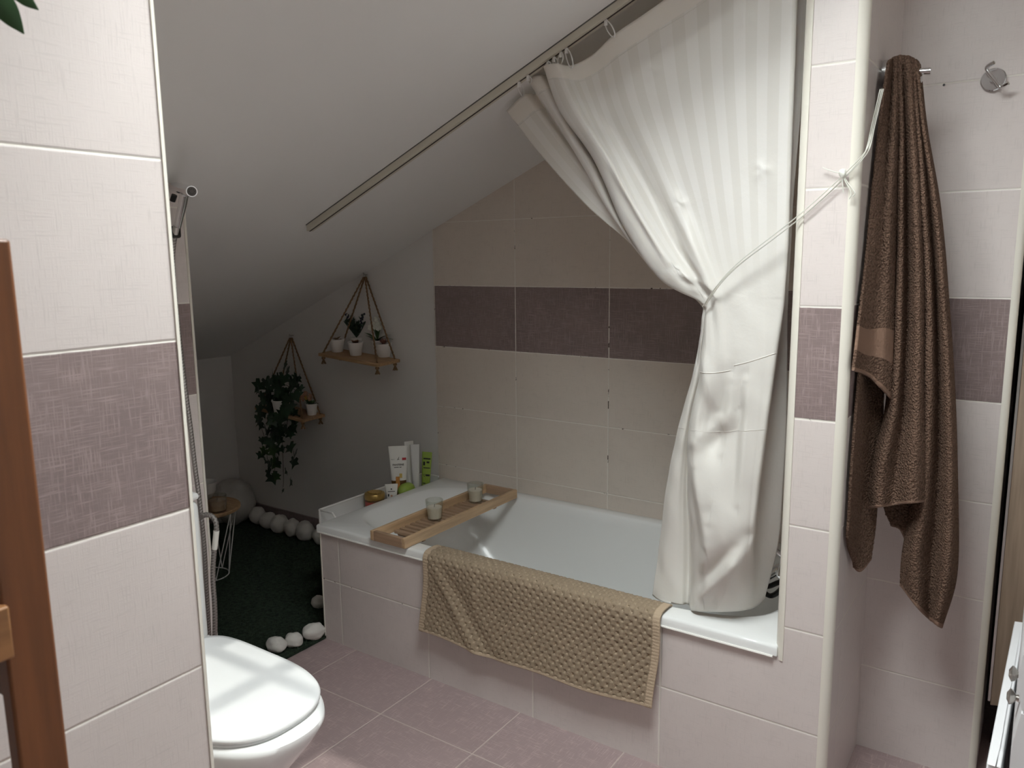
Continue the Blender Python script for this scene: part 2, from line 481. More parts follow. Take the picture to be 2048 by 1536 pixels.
# ------------------------------------------------------------------ room shell
SL = .433; ZC = 1.4737
def cz(x): return ZC + SL * x
XK = -1.413
XR = 2.40; XE = 3.2; YE = -3.2
def slab(mb, x0, x1, y0, y1, t0=0, t1=.14):
    b = [(x0,y0,cz(x0)+t0),(x1,y0,cz(x1)+t0),(x1,y1,cz(x1)+t0),(x0,y1,cz(x0)+t0)]
    t = [(x0,y0,cz(x0)+t1),(x1,y0,cz(x1)+t1),(x1,y1,cz(x1)+t1),(x0,y1,cz(x0)+t1)]
    mb.hexa(b, t)
WX0, WX1, WY0, WY1 = 1.22, 1.88, -1.14, -.55
c = MB()
slab(c, -1.6, WX0, YE - .1, 1.3); slab(c, WX1, XR, YE - .1, 1.3)
slab(c, WX0, WX1, YE - .1, WY0); slab(c, WX0, WX1, WY1, 1.3)
c.box((XR, YE - .1, cz(XR)), (XE + .2, 1.3, cz(XR) + .14))
struct(c.build('ceiling', M['ceiling_paint'], smooth=False))

f = MB(); f.box((-1.6, YE - .1, -.1), (XE + .2, 1.3, 0))
struct(f.build('floor', M['t_floor'], smooth=False))

def wallbox(name, lo, hi, mt):
    w = MB(); w.box(lo, hi); return struct(w.build(name, mt, smooth=False))
def wallslope(name, x0, x1, y0, y1, mt, z0=0):
    w = MB()
    w.hexa([(x0,y0,z0),(x1,y0,z0),(x1,y1,z0),(x0,y1,z0)], [(x0,y0,cz(x0)+.02),(x1,y0,cz(x1)+.02),(x1,y1,cz(x1)+.02),(x0,y1,cz(x0)+.02)])
    return struct(w.build(name, mt, smooth=False))
wallslope('wall_back', XK - .1, 1.72, .698, .80, M['white_paint'])
wallslope('wall_back_tiled', -.028, 1.62, .690, .6985, M['t_back'])
wallbox('wall_knee', (XK - .1, -1.2, 0), (XK, .80, .90), M['white_paint'])
# toilet wall: its tiled +X face carries the cistern, the rest closes the nook
wallslope('wall_nook', XK - .1, .160, -1.16, -.543, M['white_paint'])
wallslope('wall_toilet', .160, .170, -1.16, -.540, M['t_toilet'])
wallslope('wall_left', -.2, 1.045, YE, -1.140, M['t_left'])
# apron of the bath, pillar, niche
wallbox('wall_bath_front', (0, 0, 0), (1.597, .018, .4045), M['t_apron'])
wallbox('wall_bath_end', (0, .018, 0), (.016, .690, .4045), M['t_side'])
wallslope('wall_pillar', 1.597, 1.700, .0, .70, M['t_apron'])
wallslope('wall_pillar_inner', 1.588, 1.597, .015, .690, M['t_side'], z0=.40)
wallslope('wall_pillar_side', 1.700, 1.714, .0175, .395, M['t_side'])
wallslope('wall_niche', 1.714, 1.989, .390, .70, M['t_niche'])
wallslope('wall_niche_side', 1.985, 1.9985, .404, .70, M['t_side'])
wallbox('wall_recess', (1.7, 1.05, 0), (XE + .1, 1.15, 2.6), M['recess_shade'])
wallbox('wall_recess_side', (1.90, .70, 0), (1.997, 1.06, 2.6), M['recess_shade'])
wallbox('wall_niche_right', (2.78, .44, 0), (XE + .1, .70, 2.6), M['white_paint'])
wallbox('wall_right', (XE, YE - .1, 0), (XE + .1, 1.1, 2.6), M['white_paint'])
wallbox('wall_front', (-.3, YE - .1, 0), (XE + .1, YE, 2.6), M['white_paint'])

# cream quarter-round trims on tile edges
def trim(n, x, y, r, z0, z1, mt=None, sx=1, sy=-1):
    w = MB(); seg = 8; ring = []
    for k in range(seg + 1):
        a = PI / 2 * k / seg
        ring.append((x + sx * r * (math.sin(a) - 1), y + sy * r * (math.cos(a) - 1)))
    ring.append((x - sx * r, y - sy * r))
    w.rings([[(p[0], p[1], z) for p in ring] for z in (z0, z1)])
    return struct(w.build('trim_%d' % n, mt or M['trim'], angle=60))
trim(1, 1.714, -.003, .021, 0, cz(1.71), sx=1, sy=-1)
trim(2, 1.585, -.003, .020, .395, cz(1.585), sx=-1, sy=-1)
trim(3, 1.0475, -1.136, .009, 0, cz(1.045), sx=1, sy=1)
trim(4, .1725, -.537, .011, 0, cz(.17), sx=1, sy=1)
trim(5, 2.000, .387, .017, 0, cz(1.99), sx=1, sy=-1)
trim(6, -.004, -.003, .010, 0, .4045, sx=-1, sy=-1)
w = MB()   # skirting tiles
w.box((XK, .688, .002), (-.13, .699, .097))
struct(w.build('baseboard_back', M['skirting'], bevel=.002))
w = MB(); w.box((XK, -.53, .002), (XK + .009, .688, .097)); struct(w.build('baseboard_left', M['skirting'], bevel=.002))

# roof window over the pillar: frame, cross bars, pane
win = bpy.data.objects.new('window_1', None); COL.objects.link(win); PM[win.name] = Matrix.Identity(4); win['kind'] = 'structure'
w = MB()
slab(w, WX0 - .05, WX0 + .025, WY0 - .05, WY1 + .05, .10, .17); slab(w, WX1 - .025, WX1 + .05, WY0 - .05, WY1 + .05, .10, .17)
slab(w, WX0 + .025, WX1 - .025, WY0 - .05, WY0 + .025, .10, .17); slab(w, WX0 + .025, WX1 - .025, WY1 - .025, WY1 + .05, .10, .17)
w.build('window_frame', M['frame'], win, smooth=False)
w = MB(); cx, cy = (WX0 + WX1) / 2, (WY0 + WY1) / 2
slab(w, cx - .018, cx + .018, WY0 + .025, WY1 - .025, .105, .15); slab(w, WX0 + .025, cx - .018, cy - .018, cy + .018, .105, .15); slab(w, cx + .018, WX1 - .025, cy - .018, cy + .018, .105, .15)
w.build('window_muntin', M['frame'], win, smooth=False)
def pane_mat():
    mt, nt, b = newmat('window_glass'); h = N(nt)
    tr = h.n('ShaderNodeBsdfTransparent'); tr.inputs[0].default_value = (.96, .98, .97, 1)
    gl = h.n('ShaderNodeBsdfGlossy'); gl.inputs['Roughness'].default_value = .02
    mx = h.n('ShaderNodeMixShader'); mx.inputs[0].default_value = .06
    h.l(tr.outputs[0], mx.inputs[1]); h.l(gl.outputs[0], mx.inputs[2])
    out = [n for n in nt.nodes if n.type == 'OUTPUT_MATERIAL'][0]; h.l(mx.outputs[0], out.inputs[0])
    return mt
w = MB(); slab(w, WX0 + .02, WX1 - .02, WY0 + .02, WY1 - .02, .125, .131)
w.build('window_pane', pane_mat(), win, smooth=False)

# curtain track on the sloped ceiling
tr = thing('curtain_track', 'cream curtain track running up the sloping ceiling above the bath', 'curtain rail', (-.02, .05, cz(-.02)))
w = MB(); slab(w, -.02, 1.585, .030, .060, -.022, .001)
w.build('rail', M['track'], tr, smooth=False, bevel=.0015)
w = MB(); slab(w, -.02, 1.585, .041, .047, -.0226, -.020); w.build('slot_shade', M['brown_metal'], tr, smooth=False)  # solid dark strip painted as the shade inside the track slot
w = MB(); slab(w, -.02, 1.585, .0285, .0298, -.003, .001); w.build('shadow_strip', M['ink_grey'], tr, smooth=False)  # thin grey strip painted as shade where the rail meets the ceiling

# ------------------------------------------------------------------ bath tub
def superell(cx, cy, al, ar, b, n, z, K=112):
    out = []
    for k in range(K):
        t = 2 * PI * k / K
        c_, s_ = math.cos(t), math.sin(t)
        a = ar if c_ > 0 else al
        r = (abs(c_) ** n + abs(s_) ** n) ** (-1 / n)
        out.append((cx + a * r * c_, cy + b * r * s_, z))
    return out
def rectring(x0, x1, y0, y1, z, K=112):
    cx, cy = .80, .345; out = []
    for k in range(K):
        t = 2 * PI * k / K
        c_, s_ = math.cos(t), math.sin(t)
        a = (x1 - cx) if c_ > 0 else (cx - x0); b = (y1 - cy) if s_ > 0 else (cy - y0)
        r = 1 / max(abs(c_), abs(s_), 1e-9)
        out.append((cx + a * r * c_, cy + b * r * s_, z))
    return out
tub = thing('bathtub', 'white built-in bathtub with rolled rim behind the tiled front', 'bathtub', (.80, .345, 0))
b = MB()
ZR = .431
rg = [rectring(-.006, 1.592, -.007, .689, .4055), rectring(-.006, 1.592, -.007, .689, .424), rectring(-.003, 1.590, -.004, .687, .4292), rectring(.003, 1.586, .002, .683, ZR),
      superell(.80, .345, .762, .752, .302, 4.6, ZR), superell(.80, .345, .754, .744, .294, 4.6, ZR - .002), superell(.80, .345, .746, .738, .288, 4.5, ZR - .010)]
for q in np.linspace(0.06, 1, 12):
    e = q ** 1.0
    xl = .054 + .40 * e ** .9; xr = 1.538 - .14 * e; bb = .287 - .055 * e ** 1.2
    z = ZR - .010 - (.355) * (1 - (1 - q) ** 1.25)
    rg.append(superell(.80, .345, .80 - xl, xr - .80, bb, 4.2 - 1.2 * q, z))
last = rg[-1]
rg.append(superell(.85, .345, .85 - .50, 1.36 - .85, .19, 3, .052)); rg.append(superell(.9, .345, .15, .2, .06, 2, .050))
b.rings(rg, cap0=False, cap1=True)
b.build('basin', M['tub'], tub, angle=70)
w = MB(); w.tube([(.0, -.0085, .4035), (.6, -.0085, .4035), (1.583, -.0085, .4035)], .0032, 6); w.build('sealant_bead', M['silicone'], tub)

# ------------------------------------------------------------------ shower curtain
CT = {  # columns: list of (u, v, y) rows: hem .. tie .. bottom
}
def col(top, low): return [aty(u, v, y) for u, v, y in top + low]
rows_low_v = (640, 740, 852, 968, 1088)
up = [
 [(1013,222,.15),(1087,316,.14),(1173,410,.12),(1248,476,.10),(1325,548,.07),(1398,606,.055)],
 [(1048,190,.13),(1122,290,.13),(1200,385,.12),(1268,458,.105),(1335,546,.075),(1400,605,.058)],
 [(1072,188,.155),(1135,280,.15),(1200,360,.14),(1258,450,.12),(1330,550,.085),(1402,606,.06)],
 [(1058,160,.085),(1119,254,.085),(1173,344,.085),(1230,440,.08),(1316,549,.065),(1403,606,.05)],
 [(1080,150,.075),(1127,240,.075),(1183,330,.075),(1240,446,.07),(1320,553,.058),(1404,606,.048)],
 [(1098,150,.12),(1142,240,.12),(1200,335,.115),(1256,455,.10),(1328,555,.075),(1405,606,.055)],
 [(1088,133,.045),(1119,219,.04),(1188,318,.035),(1250,455,.03),(1321,558,.03),(1406,606,.04)],
 [(1112,127,.020),(1155,222,.010),(1218,325,.004),(1278,440,.004),(1340,540,.012),(1408,601,.035)],
 [(1143,131,.048),(1184,230,.036),(1236,330,.028),(1296,440,.022),(1352,530,.018),(1412,596,.032)],
 [(1185,110,.060),(1217,222,.050),(1268,325,.052),(1322,425,.058),(1368,512,.048),(1417,590,.030)],
 [(1228,70,.046),(1257,200,.040),(1302,310,.036),(1348,415,.026),(1387,500,.012),(1424,582,.012)],
 [(1292,26,.046),(1312,168,.042),(1346,296,.040),(1382,405,.036),(1410,495,.030),(1440,580,.022)],
 [(1370,-30,.050),(1382,138,.046),(1402,280,.042),(1421,400,.036),(1440,500,.030),(1462,590,.024)],
 [(1450,-92,.046),(1452,108,.044),(1461,262,.040),(1471,390,.036),(1481,500,.032),(1494,596,.026)],
 [(1530,-155,.050),(1523,88,.046),(1521,250,.042),(1522,382,.038),(1524,500,.034),(1529,600,.030)],
 [(1597,-200,.046),(1589,80,.044),(1583,236,.042),(1578,388,.040),(1574,495,.038),(1567,600,.036)],
 [(1592,-195,.085),(1580,80,.085),(1576,236,.085),(1568,388,.085),(1566,495,.085),(1558,600,.085)],
 [(1622,-220,.105),(1611,60,.105),(1601,225,.105),(1587,390,.105),(1581,490,.105),(1575,600,.105)],
]
low = [
 [(1404,640,.06),(1388,740,.085),(1358,852,.10),(1335,968,.105),(1319,1088,.105),(1305,1191,.085)],
 [(1406,641,.055),(1391,741,.075),(1364,853,.088),(1343,969,.092),(1330,1090,.09),(1319,1203,.074)],
 [(1408,642,.055),(1394,742,.072),(1369,854,.084),(1351,970,.088),(1342,1091,.085),(1333,1209,.070)],
 [(1409,642,.058),(1397,743,.075),(1373,855,.086),(1359,971,.090),(1354,1091,.086),(1348,1214,.072)],
 [(1410,642,.062),(1400,743,.082),(1377,856,.094),(1367,971,.098),(1366,1092,.094),(1363,1217,.080)],
 [(1411,642,.060),(1403,743,.085),(1382,857,.100),(1377,972,.105),(1381,1092,.105),(1378,1219,.095)],
 [(1411,641,.042),(1401,744,.040),(1379,858,.038),(1377,972,.036),(1387,1092,.042),(1387,1220,.055)],
 [(1414,640,.030),(1408,745,.018),(1390,858,.010),(1388,972,.008),(1398,1092,.018),(1398,1221,.045)],
 [(1419,639,.026),(1419,746,.012),(1405,859,.018),(1402,973,-.004),(1410,1093,.004),(1410,1222,.048)],
 [(1426,637,.024),(1432,746,.012),(1420,860,.032),(1417,973,-.006),(1424,1093,-.004),(1424,1223,.050)],
 [(1437,634,.016),(1447,744,.014),(1438,860,.036),(1434,973,-.002),(1438,1094,-.008),(1438,1223,.052)],
 [(1453,632,.020),(1464,741,.018),(1456,860,.030),(1451,974,.004),(1453,1094,-.006),(1452,1223,.058)],
 [(1474,630,.022),(1483,737,.018),(1476,859,.022),(1469,974,.008),(1469,1095,.0),(1466,1223,.065)],
 [(1500,630,.024),(1505,731,.018),(1497,858,.016),(1487,974,.010),(1484,1096,.010),(1480,1222,.080)],
 [(1530,630,.028),(1529,723,.022),(1517,857,.018),(1504,974,.016),(1497,1092,.024),(1493,1220,.100)],
 [(1563,635,.036),(1552,716,.034),(1534,855,.032),(1519,973,.032),(1509,1084,.044),(1505,1217,.125)],
 [(1556,640,.09),(1545,730,.10),(1530,856,.11),(1520,973,.11),(1516,1085,.115),(1516,1210,.150)],
 [(1574,640,.12),(1574,735,.14),(1572,860,.15),(1566,970,.155),(1557,1085,.165),(1528,1198,.185)],
]
ctrl = [col(a, b_) for a, b_ in zip(up, low)]
NU, NV = 260, 300
G = surf(ctrl, NU, NV)
# cloth wrinkles
for i in range(NV):
    for j in range(NU):
        p = G[i, j]; t = i / NV
        q = Vector((p[0] * 7, p[2] * 3.0, j * .01))
        n1 = noise.noise(q) * .006 + noise.noise(Vector((p[0] * 22 + p[2] * 6, p[2] * 12, 3))) * .0022
        G[i, j, 1] += n1 * min(1, t * 3) * (1 if t < .45 else 1.25)
        # the hem sags between hooks is drawn by the columns; keep the foot above the rim
        if t > .985: G[i, j, 2] = max(G[i, j, 2], .4315)
def seg_fold(p, q, y, a, r):
    A_, B_ = aty(*p, y), aty(*q, y); d = B_ - A_; L = d @ d
    t = np.clip(((G - A_) @ d) / L, 0, 1)
    C_ = A_ + t[..., None] * d
    dist = np.hypot(G[:, :, 0] - C_[:, :, 0], G[:, :, 2] - C_[:, :, 2])
    side = np.sign((G[:, :, 0] - A_[0]) * d[2] - (G[:, :, 2] - A_[2]) * d[0])
    end = np.sin(np.pi * np.clip(t, .04, .96)) ** .5
    G[:, :, 1] += np.where(G[:, :, 1] < .075, -a * np.exp(-(dist / r) ** 2) * end + .55 * a * np.exp(-((dist - 1.5 * r) / r) ** 2) * end * (side > 0), 0)
for p, q, a, r in (((1505, 1090), (1392, 1205), .022, .018), ((1400, 690), (1440, 830), .010, .020), ((1400, 880), (1460, 830), .012, .020), ((1470, 760), (1450, 900), .009, .016), ((1395, 930), (1420, 1080), .010, .016),
                   ((1500, 760), (1485, 1000), .007, .012), ((1430, 1040), (1410, 1180), .012, .02), ((1480, 1130), (1440, 1200), .012, .016), ((1240, 340), (1345, 520), .010, .013), ((1300, 400), (1395, 575), .010, .012), ((1370, 545), (1420, 575), .010, .010), ((1360, 480), (1425, 580), .008, .011), ((1340, 900), (1325, 1120), .007, .012)):
    seg_fold(p, q, .03, a, r)
def pucker(u, v, y, a, r):
    c_ = aty(u, v, y)
    d = np.linalg.norm(G - c_, axis=2)
    ang = np.arctan2(G[:, :, 2] - c_[2], G[:, :, 0] - c_[0])
    G[:, :, 1] += -a * np.exp(-(d / r) ** 2) * (.6 + .4 * np.cos(3 * ang))
for u, v in ((1305, 143), (1490, 35), (1362, 406), (1525, 340), (1500, 1000), (1460, 930)):
    pucker(u, v, .04, .006, .018)
cur = thing('shower_curtain', 'cream satin striped shower curtain tied back over the right of the bath', 'curtain', tuple(aty(1420, 1215, .07)))
uv = [[(j / (NU - 1) * 17 * 1.55, i / (NV - 1) * 11) for j in range(NU)] for i in range(NV)]
b = MB(); b.grid(G, uv); sheet = b.build('curtain_sheet', M['curtain'], cur, angle=180)
sd = sheet.modifiers.new('solid', 'SOLIDIFY'); sd.thickness = .0012
def seam(i, j0, j1, r, off=-.0015):
    w = MB(); w.tube([G[i, j] + np.array([0, off, 0]) for j in range(j0, j1)], r, 5)
    return w
ci = lambda c_: int(c_ / 17 * (NU - 1))
seam(9, 0, NU, .0008).build('heading_seam', M['curtain'], cur)
seam(int(NV * 7.0 / 11), ci(6.3), ci(11), .0011).build('seam', M['curtain'], cur)
seam(int(NV * 6.92 / 11), ci(11.3), ci(15), .0011).build('seam', M['curtain'], cur)
seam(int(NV * 8.02 / 11), ci(0), ci(2.6), .0010).build('seam', M['curtain'], cur)
seam(int(NV * 8.02 / 11), ci(6), ci(15), .0006).build('seam', M['curtain'], cur)

# curtain hooks
hk_lab = ['rightmost white curtain hook, alone above the wide smooth part of the curtain', 'white curtain hook at the front fold, right of the hook bunch',
          'second white curtain hook in the bunch over the front fold', 'third white curtain hook in the bunch over the front fold', 'leftmost white curtain hook in the bunch over the front fold',
          'white curtain hook over the second fold from the left hem', 'white curtain hook over the left hem of the curtain']
hooks = [((1212,34),(1228,74)), ((1133,92),(1144,136)), ((1122,98),(1120,130)), ((1108,108),(1112,130)), ((1096,116),(1096,134)), ((1056,148),(1060,166)), ((1038,160),(1046,192))]
def ceil_hit(u, v, y=.052):
    r = ray(u, v); t = (y - CAM[1]) / r[1]; return CAM + r * t
for k, (a, e) in enumerate(hooks):
    A = ceil_hit(*a, y=.044); A[2] = cz(A[0]) - .024
    Bp = aty(*e, (.040, .040, .04, .05, .045, .08, .12)[k])
    h = thing('curtain_hook', hk_lab[k], 'curtain hook', tuple(A), 'curtain hooks on the track')
    w = MB(); d = Bp - A; pts = []
    for q in np.linspace(0, 1, 15):
        a_ = PI * q
        pts.append(A + d * (1 - math.cos(a_)) / 2 + np.array([.010 * math.sin(a_), -.004 * math.sin(a_), 0]))
    for q in np.linspace(0, .85, 12):
        a_ = PI * q
        pts.append(Bp - d * (1 - math.cos(a_)) / 2 + np.array([-.010 * math.sin(a_), .004 * math.sin(a_), 0]))
    w.tube(pts, .0016, 6); w.build('ring', M['rack'], h)
    w = MB(); w.box(tuple(A - np.array([.004, .003, .012])), tuple(A + np.array([.004, .003, .003]))); w.build('glider', M['rack'], h, bevel=.001)

# tie-back cord
tb = thing('tieback_cord', 'clear ribbon cord knotted on the pillar, tying back the curtain', 'cord', tuple(aty(1692, 352, -.012)))
hookpt = atx(1764, 178, 1.735)
path = [aty(1408, 612, .012), aty(1440, 565, -.012), aty(1480, 525, -.014), aty(1545, 475, -.012), aty(1600, 432, -.012), aty(1650, 388, -.012), aty(1690, 350, -.013), aty(1726, 312, -.013), aty(1738, 290, -.008), aty(1747, 250, .06), hookpt]
for k, (dx, dz) in enumerate(((0, .004), (.003, -.003), (-.003, -.008))):
    P = np.array(path) + np.array([[dx, -.001 * k, dz * math.sin(PI * min(1, q / 10 + .05))] for q in range(len(path))])
    w = MB(); w.tube(cr(P, 60), .0017, 6, squash=.6); w.build('strand', M['cord'], tb)
kn = aty(1686, 346, -.016)
w = MB(); w.ell(kn, (.008, .006, .009), 12, 8, jit=.3); w.build('knot', M['cord'], tb)
for pts in ([(1686,346),(1670,344),(1652,338),(1645,335)], [(1686,346),(1692,360),(1700,372),(1710,386),(1706,392)], [(1686,346),(1690,362),(1700,380),(1702,390),(1698,398)], [(1686,346),(1685,365),(1687,385)]):
    w = MB(); w.tube(cr([aty(u, v, -.014) for u, v in pts], 16), .0021, 5, squash=.6); w.build('loose_end', M['cord'], tb)

# ------------------------------------------------------------------ bath mat over the rim
xm0, xm1 = .500, 1.300
prof = [(.058, .432), (.050, .4375), (.030, .4405), (.008, .4405), (-.010, .437), (-.0205, .424), (-.0235, .400), (-.024, .36), (-.026, .31), (-.031, .255), (-.037, .205), (-.040, .183)]
PR = cr(np.array(prof), 200)
seglen = np.r_[0, np.cumsum(np.linalg.norm(np.diff(PR, axis=0), axis=1))]
Lt = seglen[-1]; NY = 180; NX = 420
s_ = np.linspace(0, Lt, NY)
PR = np.stack([np.interp(s_, seglen, PR[:, 0]), np.interp(s_, seglen, PR[:, 1])], 1)
cell = .0132
P = np.zeros((NY, NX, 3)); UV = np.zeros((NY, NX, 2))
tan = np.gradient(PR, axis=0); tan /= np.linalg.norm(tan, axis=1)[:, None]
nor = np.stack([-tan[:, 1], tan[:, 0]], 1)
for i in range(NY):
    s = s_[i]
    for j in range(NX):
        q = j / (NX - 1); x = xm0 + (xm1 - xm0) * q; a = x - xm0
        drop = max(0, (s - .08) / (Lt - .08))
        # left third sags in soft diagonal folds
        fold = .006 * math.exp(-((a - .035 - .19 * drop ** 1.3) / .022) ** 2) - .005 * math.exp(-((a - .075 - .22 * drop ** 1.3) / .03) ** 2) + .007 * math.exp(-((a - .20) / .016) ** 2) * math.exp(-((drop - .25) / .25) ** 2)
        fold *= min(1, drop * 3)
        sk = .03 * drop * math.exp(-(a / .25) ** 2)
        xx = x - .006 * drop + 0.004 * math.sin(drop * 5)
        yy, zz = PR[i]
        zz += drop * (-.012 * math.sin(PI * min(1, a / .8)) + .004 * math.sin(a * 18))
        db = min(a, xm1 - x, Lt - s + .001)
        side = min(a, xm1 - x)
        border = 1.0 if (side < .020 or Lt - s < .008) else 0.0
        cu, cv = a / cell, s / cell
        # checker of puffed squares set on the bias
        iu, iv = math.floor(cu), math.floor(cv)
        fu, fv = cu - iu - .5, cv - iv - .5
        puff = max(0, 1 - (abs(fu) * 2) ** 3) * max(0, 1 - (abs(fv) * 2) ** 3)
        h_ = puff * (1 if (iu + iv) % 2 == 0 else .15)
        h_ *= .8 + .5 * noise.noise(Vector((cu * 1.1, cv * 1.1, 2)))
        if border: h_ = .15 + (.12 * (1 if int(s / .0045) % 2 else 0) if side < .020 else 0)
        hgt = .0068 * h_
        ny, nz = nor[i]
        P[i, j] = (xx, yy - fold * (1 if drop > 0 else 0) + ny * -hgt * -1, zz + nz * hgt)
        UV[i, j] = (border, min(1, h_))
b = MB(); b.grid(P, UV)
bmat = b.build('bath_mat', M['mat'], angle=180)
sd = bmat.modifiers.new('solid', 'SOLIDIFY'); sd.thickness = .004; sd.offset = -1
tag(bmat, 'beige waffle bath mat draped over the front rim of the bathtub', 'bath mat')
# normals must point outward for the pile: checked in render

# ------------------------------------------------------------------ bamboo bath tray and candles
ty0, ty1, tx0, tx1, tzb, tzt = -.022, .618, .272, .425, .4325, .466
tray = thing('bath_tray', 'bamboo slatted bath tray laid across the left end of the bathtub', 'bath tray', ((tx0+tx1)/2, (ty0+ty1)/2, tzb))
for x0, x1 in ((tx0, tx0 + .014), (tx1 - .014, tx1)):
    w = MB()
    n = 40; top = []; bot = []
    for k in range(n + 1):
        y = ty0 + (ty1 - ty0) * k / n
        d = min(k, n - k) / n
        zb = tzb + (0 if .13 < d else .0)
        top.append((y, tzt)); bot.append((y, zb))
    w.hexa([(x0, ty0, tzb), (x1, ty0, tzb), (x1, ty1, tzb), (x0, ty1, tzb)], [(x0, ty0, tzt), (x1, ty0, tzt), (x1, ty1, tzt), (x0, ty1, tzt)])
    w.build('side_rail', M['bamboo'], tray, bevel=.002)
for y0, y1 in ((ty0, ty0 + .014), (ty1 - .014, ty1)):
    w = MB(); w.box((tx0 + .0142, y0, tzb), (tx1 - .0142, y1, tzt)); w.build('end_rail', M['bamboo_x'], tray, bevel=.002)
ns = 17
for k in range(ns):
    yc = .085 + .425 * k / (ns - 1)
    w = MB(); w.box((tx0 + .0142, yc - .0080, tzb - .004), (tx1 - .0142, yc + .0080, tzb + .007)); w.build('slat', M['bamboo_x'], tray, bevel=.0012)
for yc in (.095, .50):
    w = MB(); w.box((tx0 + .02, yc - .008, tzb - .015), (tx1 - .02, yc + .008, tzb - .0045)); w.build('stop_batten', M['bamboo_x'], tray, bevel=.002)
def glass_cup(name, label, c, r0, r1, h, wax, wh, group=None, swirl=False):
    t = thing(name, label, 'candle', c, group)
    w = MB()
    w.lathe([(r0 * .6, 0), (r0 * .93, .0008), (r0, .004), (r0 + (r1 - r0) * .5, h * .5), (r1, h - .001), (r1 - .001, h), (r1 - .0022, h - .0008), (r0 + (r1 - r0) * .5 - .0024, h * .5), (r0 - .003, .007), (r0 * .5, .006)], c, 40)
    w.build('glass', M['glass'], t, angle=50)
    w = MB(); ra = r0 - .0032; rb = r0 + (r1 - r0) * (wh / h) - .0028
    w.lathe([(ra, .0074), (rb, wh - .001), (rb * .96, wh), (rb * .3, wh - .0015)], c, 36); w.build('wax', wax, t, angle=50)
    w = MB(); w.tube([(c[0], c[1], c[2] + wh - .003), (c[0] + .001, c[1], c[2] + wh + .009)], .0009, 6); w.build('wick', M['ink'], t)
    return t
zt_ = tzb + .007
p1 = atz(869.5, 1038, zt_ + .002); p2 = atz(951, 1003, zt_ + .002)
glass_cup('candle_glass', 'glass candle on the bath tray, nearer the front rim', (p1[0], p1[1], zt_ + .0005), .026, .0315, .073, M['wax'], .047, 'candles on the bath tray')
glass_cup('candle_glass', 'glass candle on the bath tray, nearer the tiled back wall', (p2[0], p2[1], zt_ + .0005), .026, .0315, .073, M['wax'], .049, 'candles on the bath tray')

# ------------------------------------------------------------------ white rack between the bath and the nook, with toiletries
RX0, RX1, RY0, RY1, RZ = -.102, -.014, .094, .672, .437
rack = thing('slim_rack', 'white metal slim rack at the left end of the bathtub', 'rack', ((RX0+RX1)/2, (RY0+RY1)/2, 0))
for x, y in ((RX0, RY0), (RX1, RY0), (RX0, RY1), (RX1, RY1)):
    w = MB(); w.tube([(x, y, .012), (x, y, RZ if x < -.05 else .40)], .0042, 10); w.build('leg', M['rack'], rack)
for zz in (RZ, .19):
    w = MB(); w.tube(([(RX1, RY0, zz - .02), (RX1 - .02, RY0, zz), (RX0, RY0, zz), (RX0, RY1, zz), (RX1, RY1, zz)] if zz > .3 else [(RX0, RY0, zz), (RX1, RY0, zz), (RX1, RY1, zz), (RX0, RY1, zz), (RX0, RY0, zz)]), .0042, 8); w.build('rail', M['rack'], rack)
for z0 in (.385, .145):
    w = MB(); w.box((RX0, RY0, z0 - .003), (RX1, RY1, z0)); w.build('tray', M['rack_wall'], rack)
w = MB(); w.box((RX0 - .001, RY0 + .004, .36), (RX0 + .001, RY1 - .004, RZ - .004)); w.build('side_panel', M['rack_wall'], rack)
w = MB(); w.box((RX0 + .004, RY1 - .001, .36), (RX1 - .004, RY1 + .001, RZ - .004)); w.build('end_panel', M['rack_wall'], rack)
SZ = .3855
def text_mesh(txt, size, mt, parent, mw, name, bold=False, sx=1):
    cu = bpy.data.curves.new(name, 'FONT'); cu.body = txt; cu.size = size; cu.align_x = 'CENTER'; cu.extrude = .0001
    if bold: cu.offset = size * .012
    to = bpy.data.objects.new('tmp_text', cu); COL.objects.link(to)
    dg = bpy.context.evaluated_depsgraph_get(); dg.update()
    me = bpy.data.meshes.new_from_object(to.evaluated_get(dg))
    bpy.data.objects.remove(to); bpy.data.curves.remove(cu)
    me.transform(mw @ Matrix.Rotation(PI / 2, 4, 'X') @ Matrix.Diagonal((sx, 1, 1, 1)))
    me.materials.clear(); me.materials.append(mt)
    o = bpy.data.objects.new(name, me); COL.objects.link(o); o.parent = parent; PM[o.name] = PM[parent.name]
    return o
def tube_body(w0, d0, w1, h, capH, seg=28, round_top=False):
    """squeeze tube standing on its cap: oval foot, flat crimp on top"""
    rings = []
    for q in np.linspace(0, 1, 10):
        z = capH + (h - capH) * q
        wd = w0 + (w1 - w0) * q; dp = d0 * (1 - q) + .0016 * q
        n = 2 + 6 * q
        ring = []
        for k in range(seg):
            t = 2 * PI * k / seg; c_, s2 = math.cos(t), math.sin(t)
            ring.append((wd * math.copysign(abs(c_) ** (2 / n), c_), dp * math.copysign(abs(s2) ** (2 / 2), s2), z))
        rings.append(ring)
    return rings
def squeeze(name, label, u, v, x, w0, d0, w1, h, capH, body, cap, yaw, cat='tube', tilt=0):
    p = atx(u, v, x)
    rot = Matrix.Rotation(yaw, 3, 'Z') @ Matrix.Rotation(tilt, 3, 'Y')
    t = thing(name, label, cat, (x, p[1], SZ), rot=rot)
    w = MB(); w.rings(tube_body(w0, d0, w1, h, capH)); w.build('tube_body', body, t, local=True, angle=50)
    w = MB(); w.rings([[(w0 * .96 * math.cos(2*PI*k/28), d0 * .96 * math.sin(2*PI*k/28), z) for k in range(28)] for z in (0, capH)]); w.build('cap', cap, t, local=True, bevel=.001)
    return t
YAW = math.radians(43)
def mk(mw_xyz): return Matrix.Translation(mw_xyz)
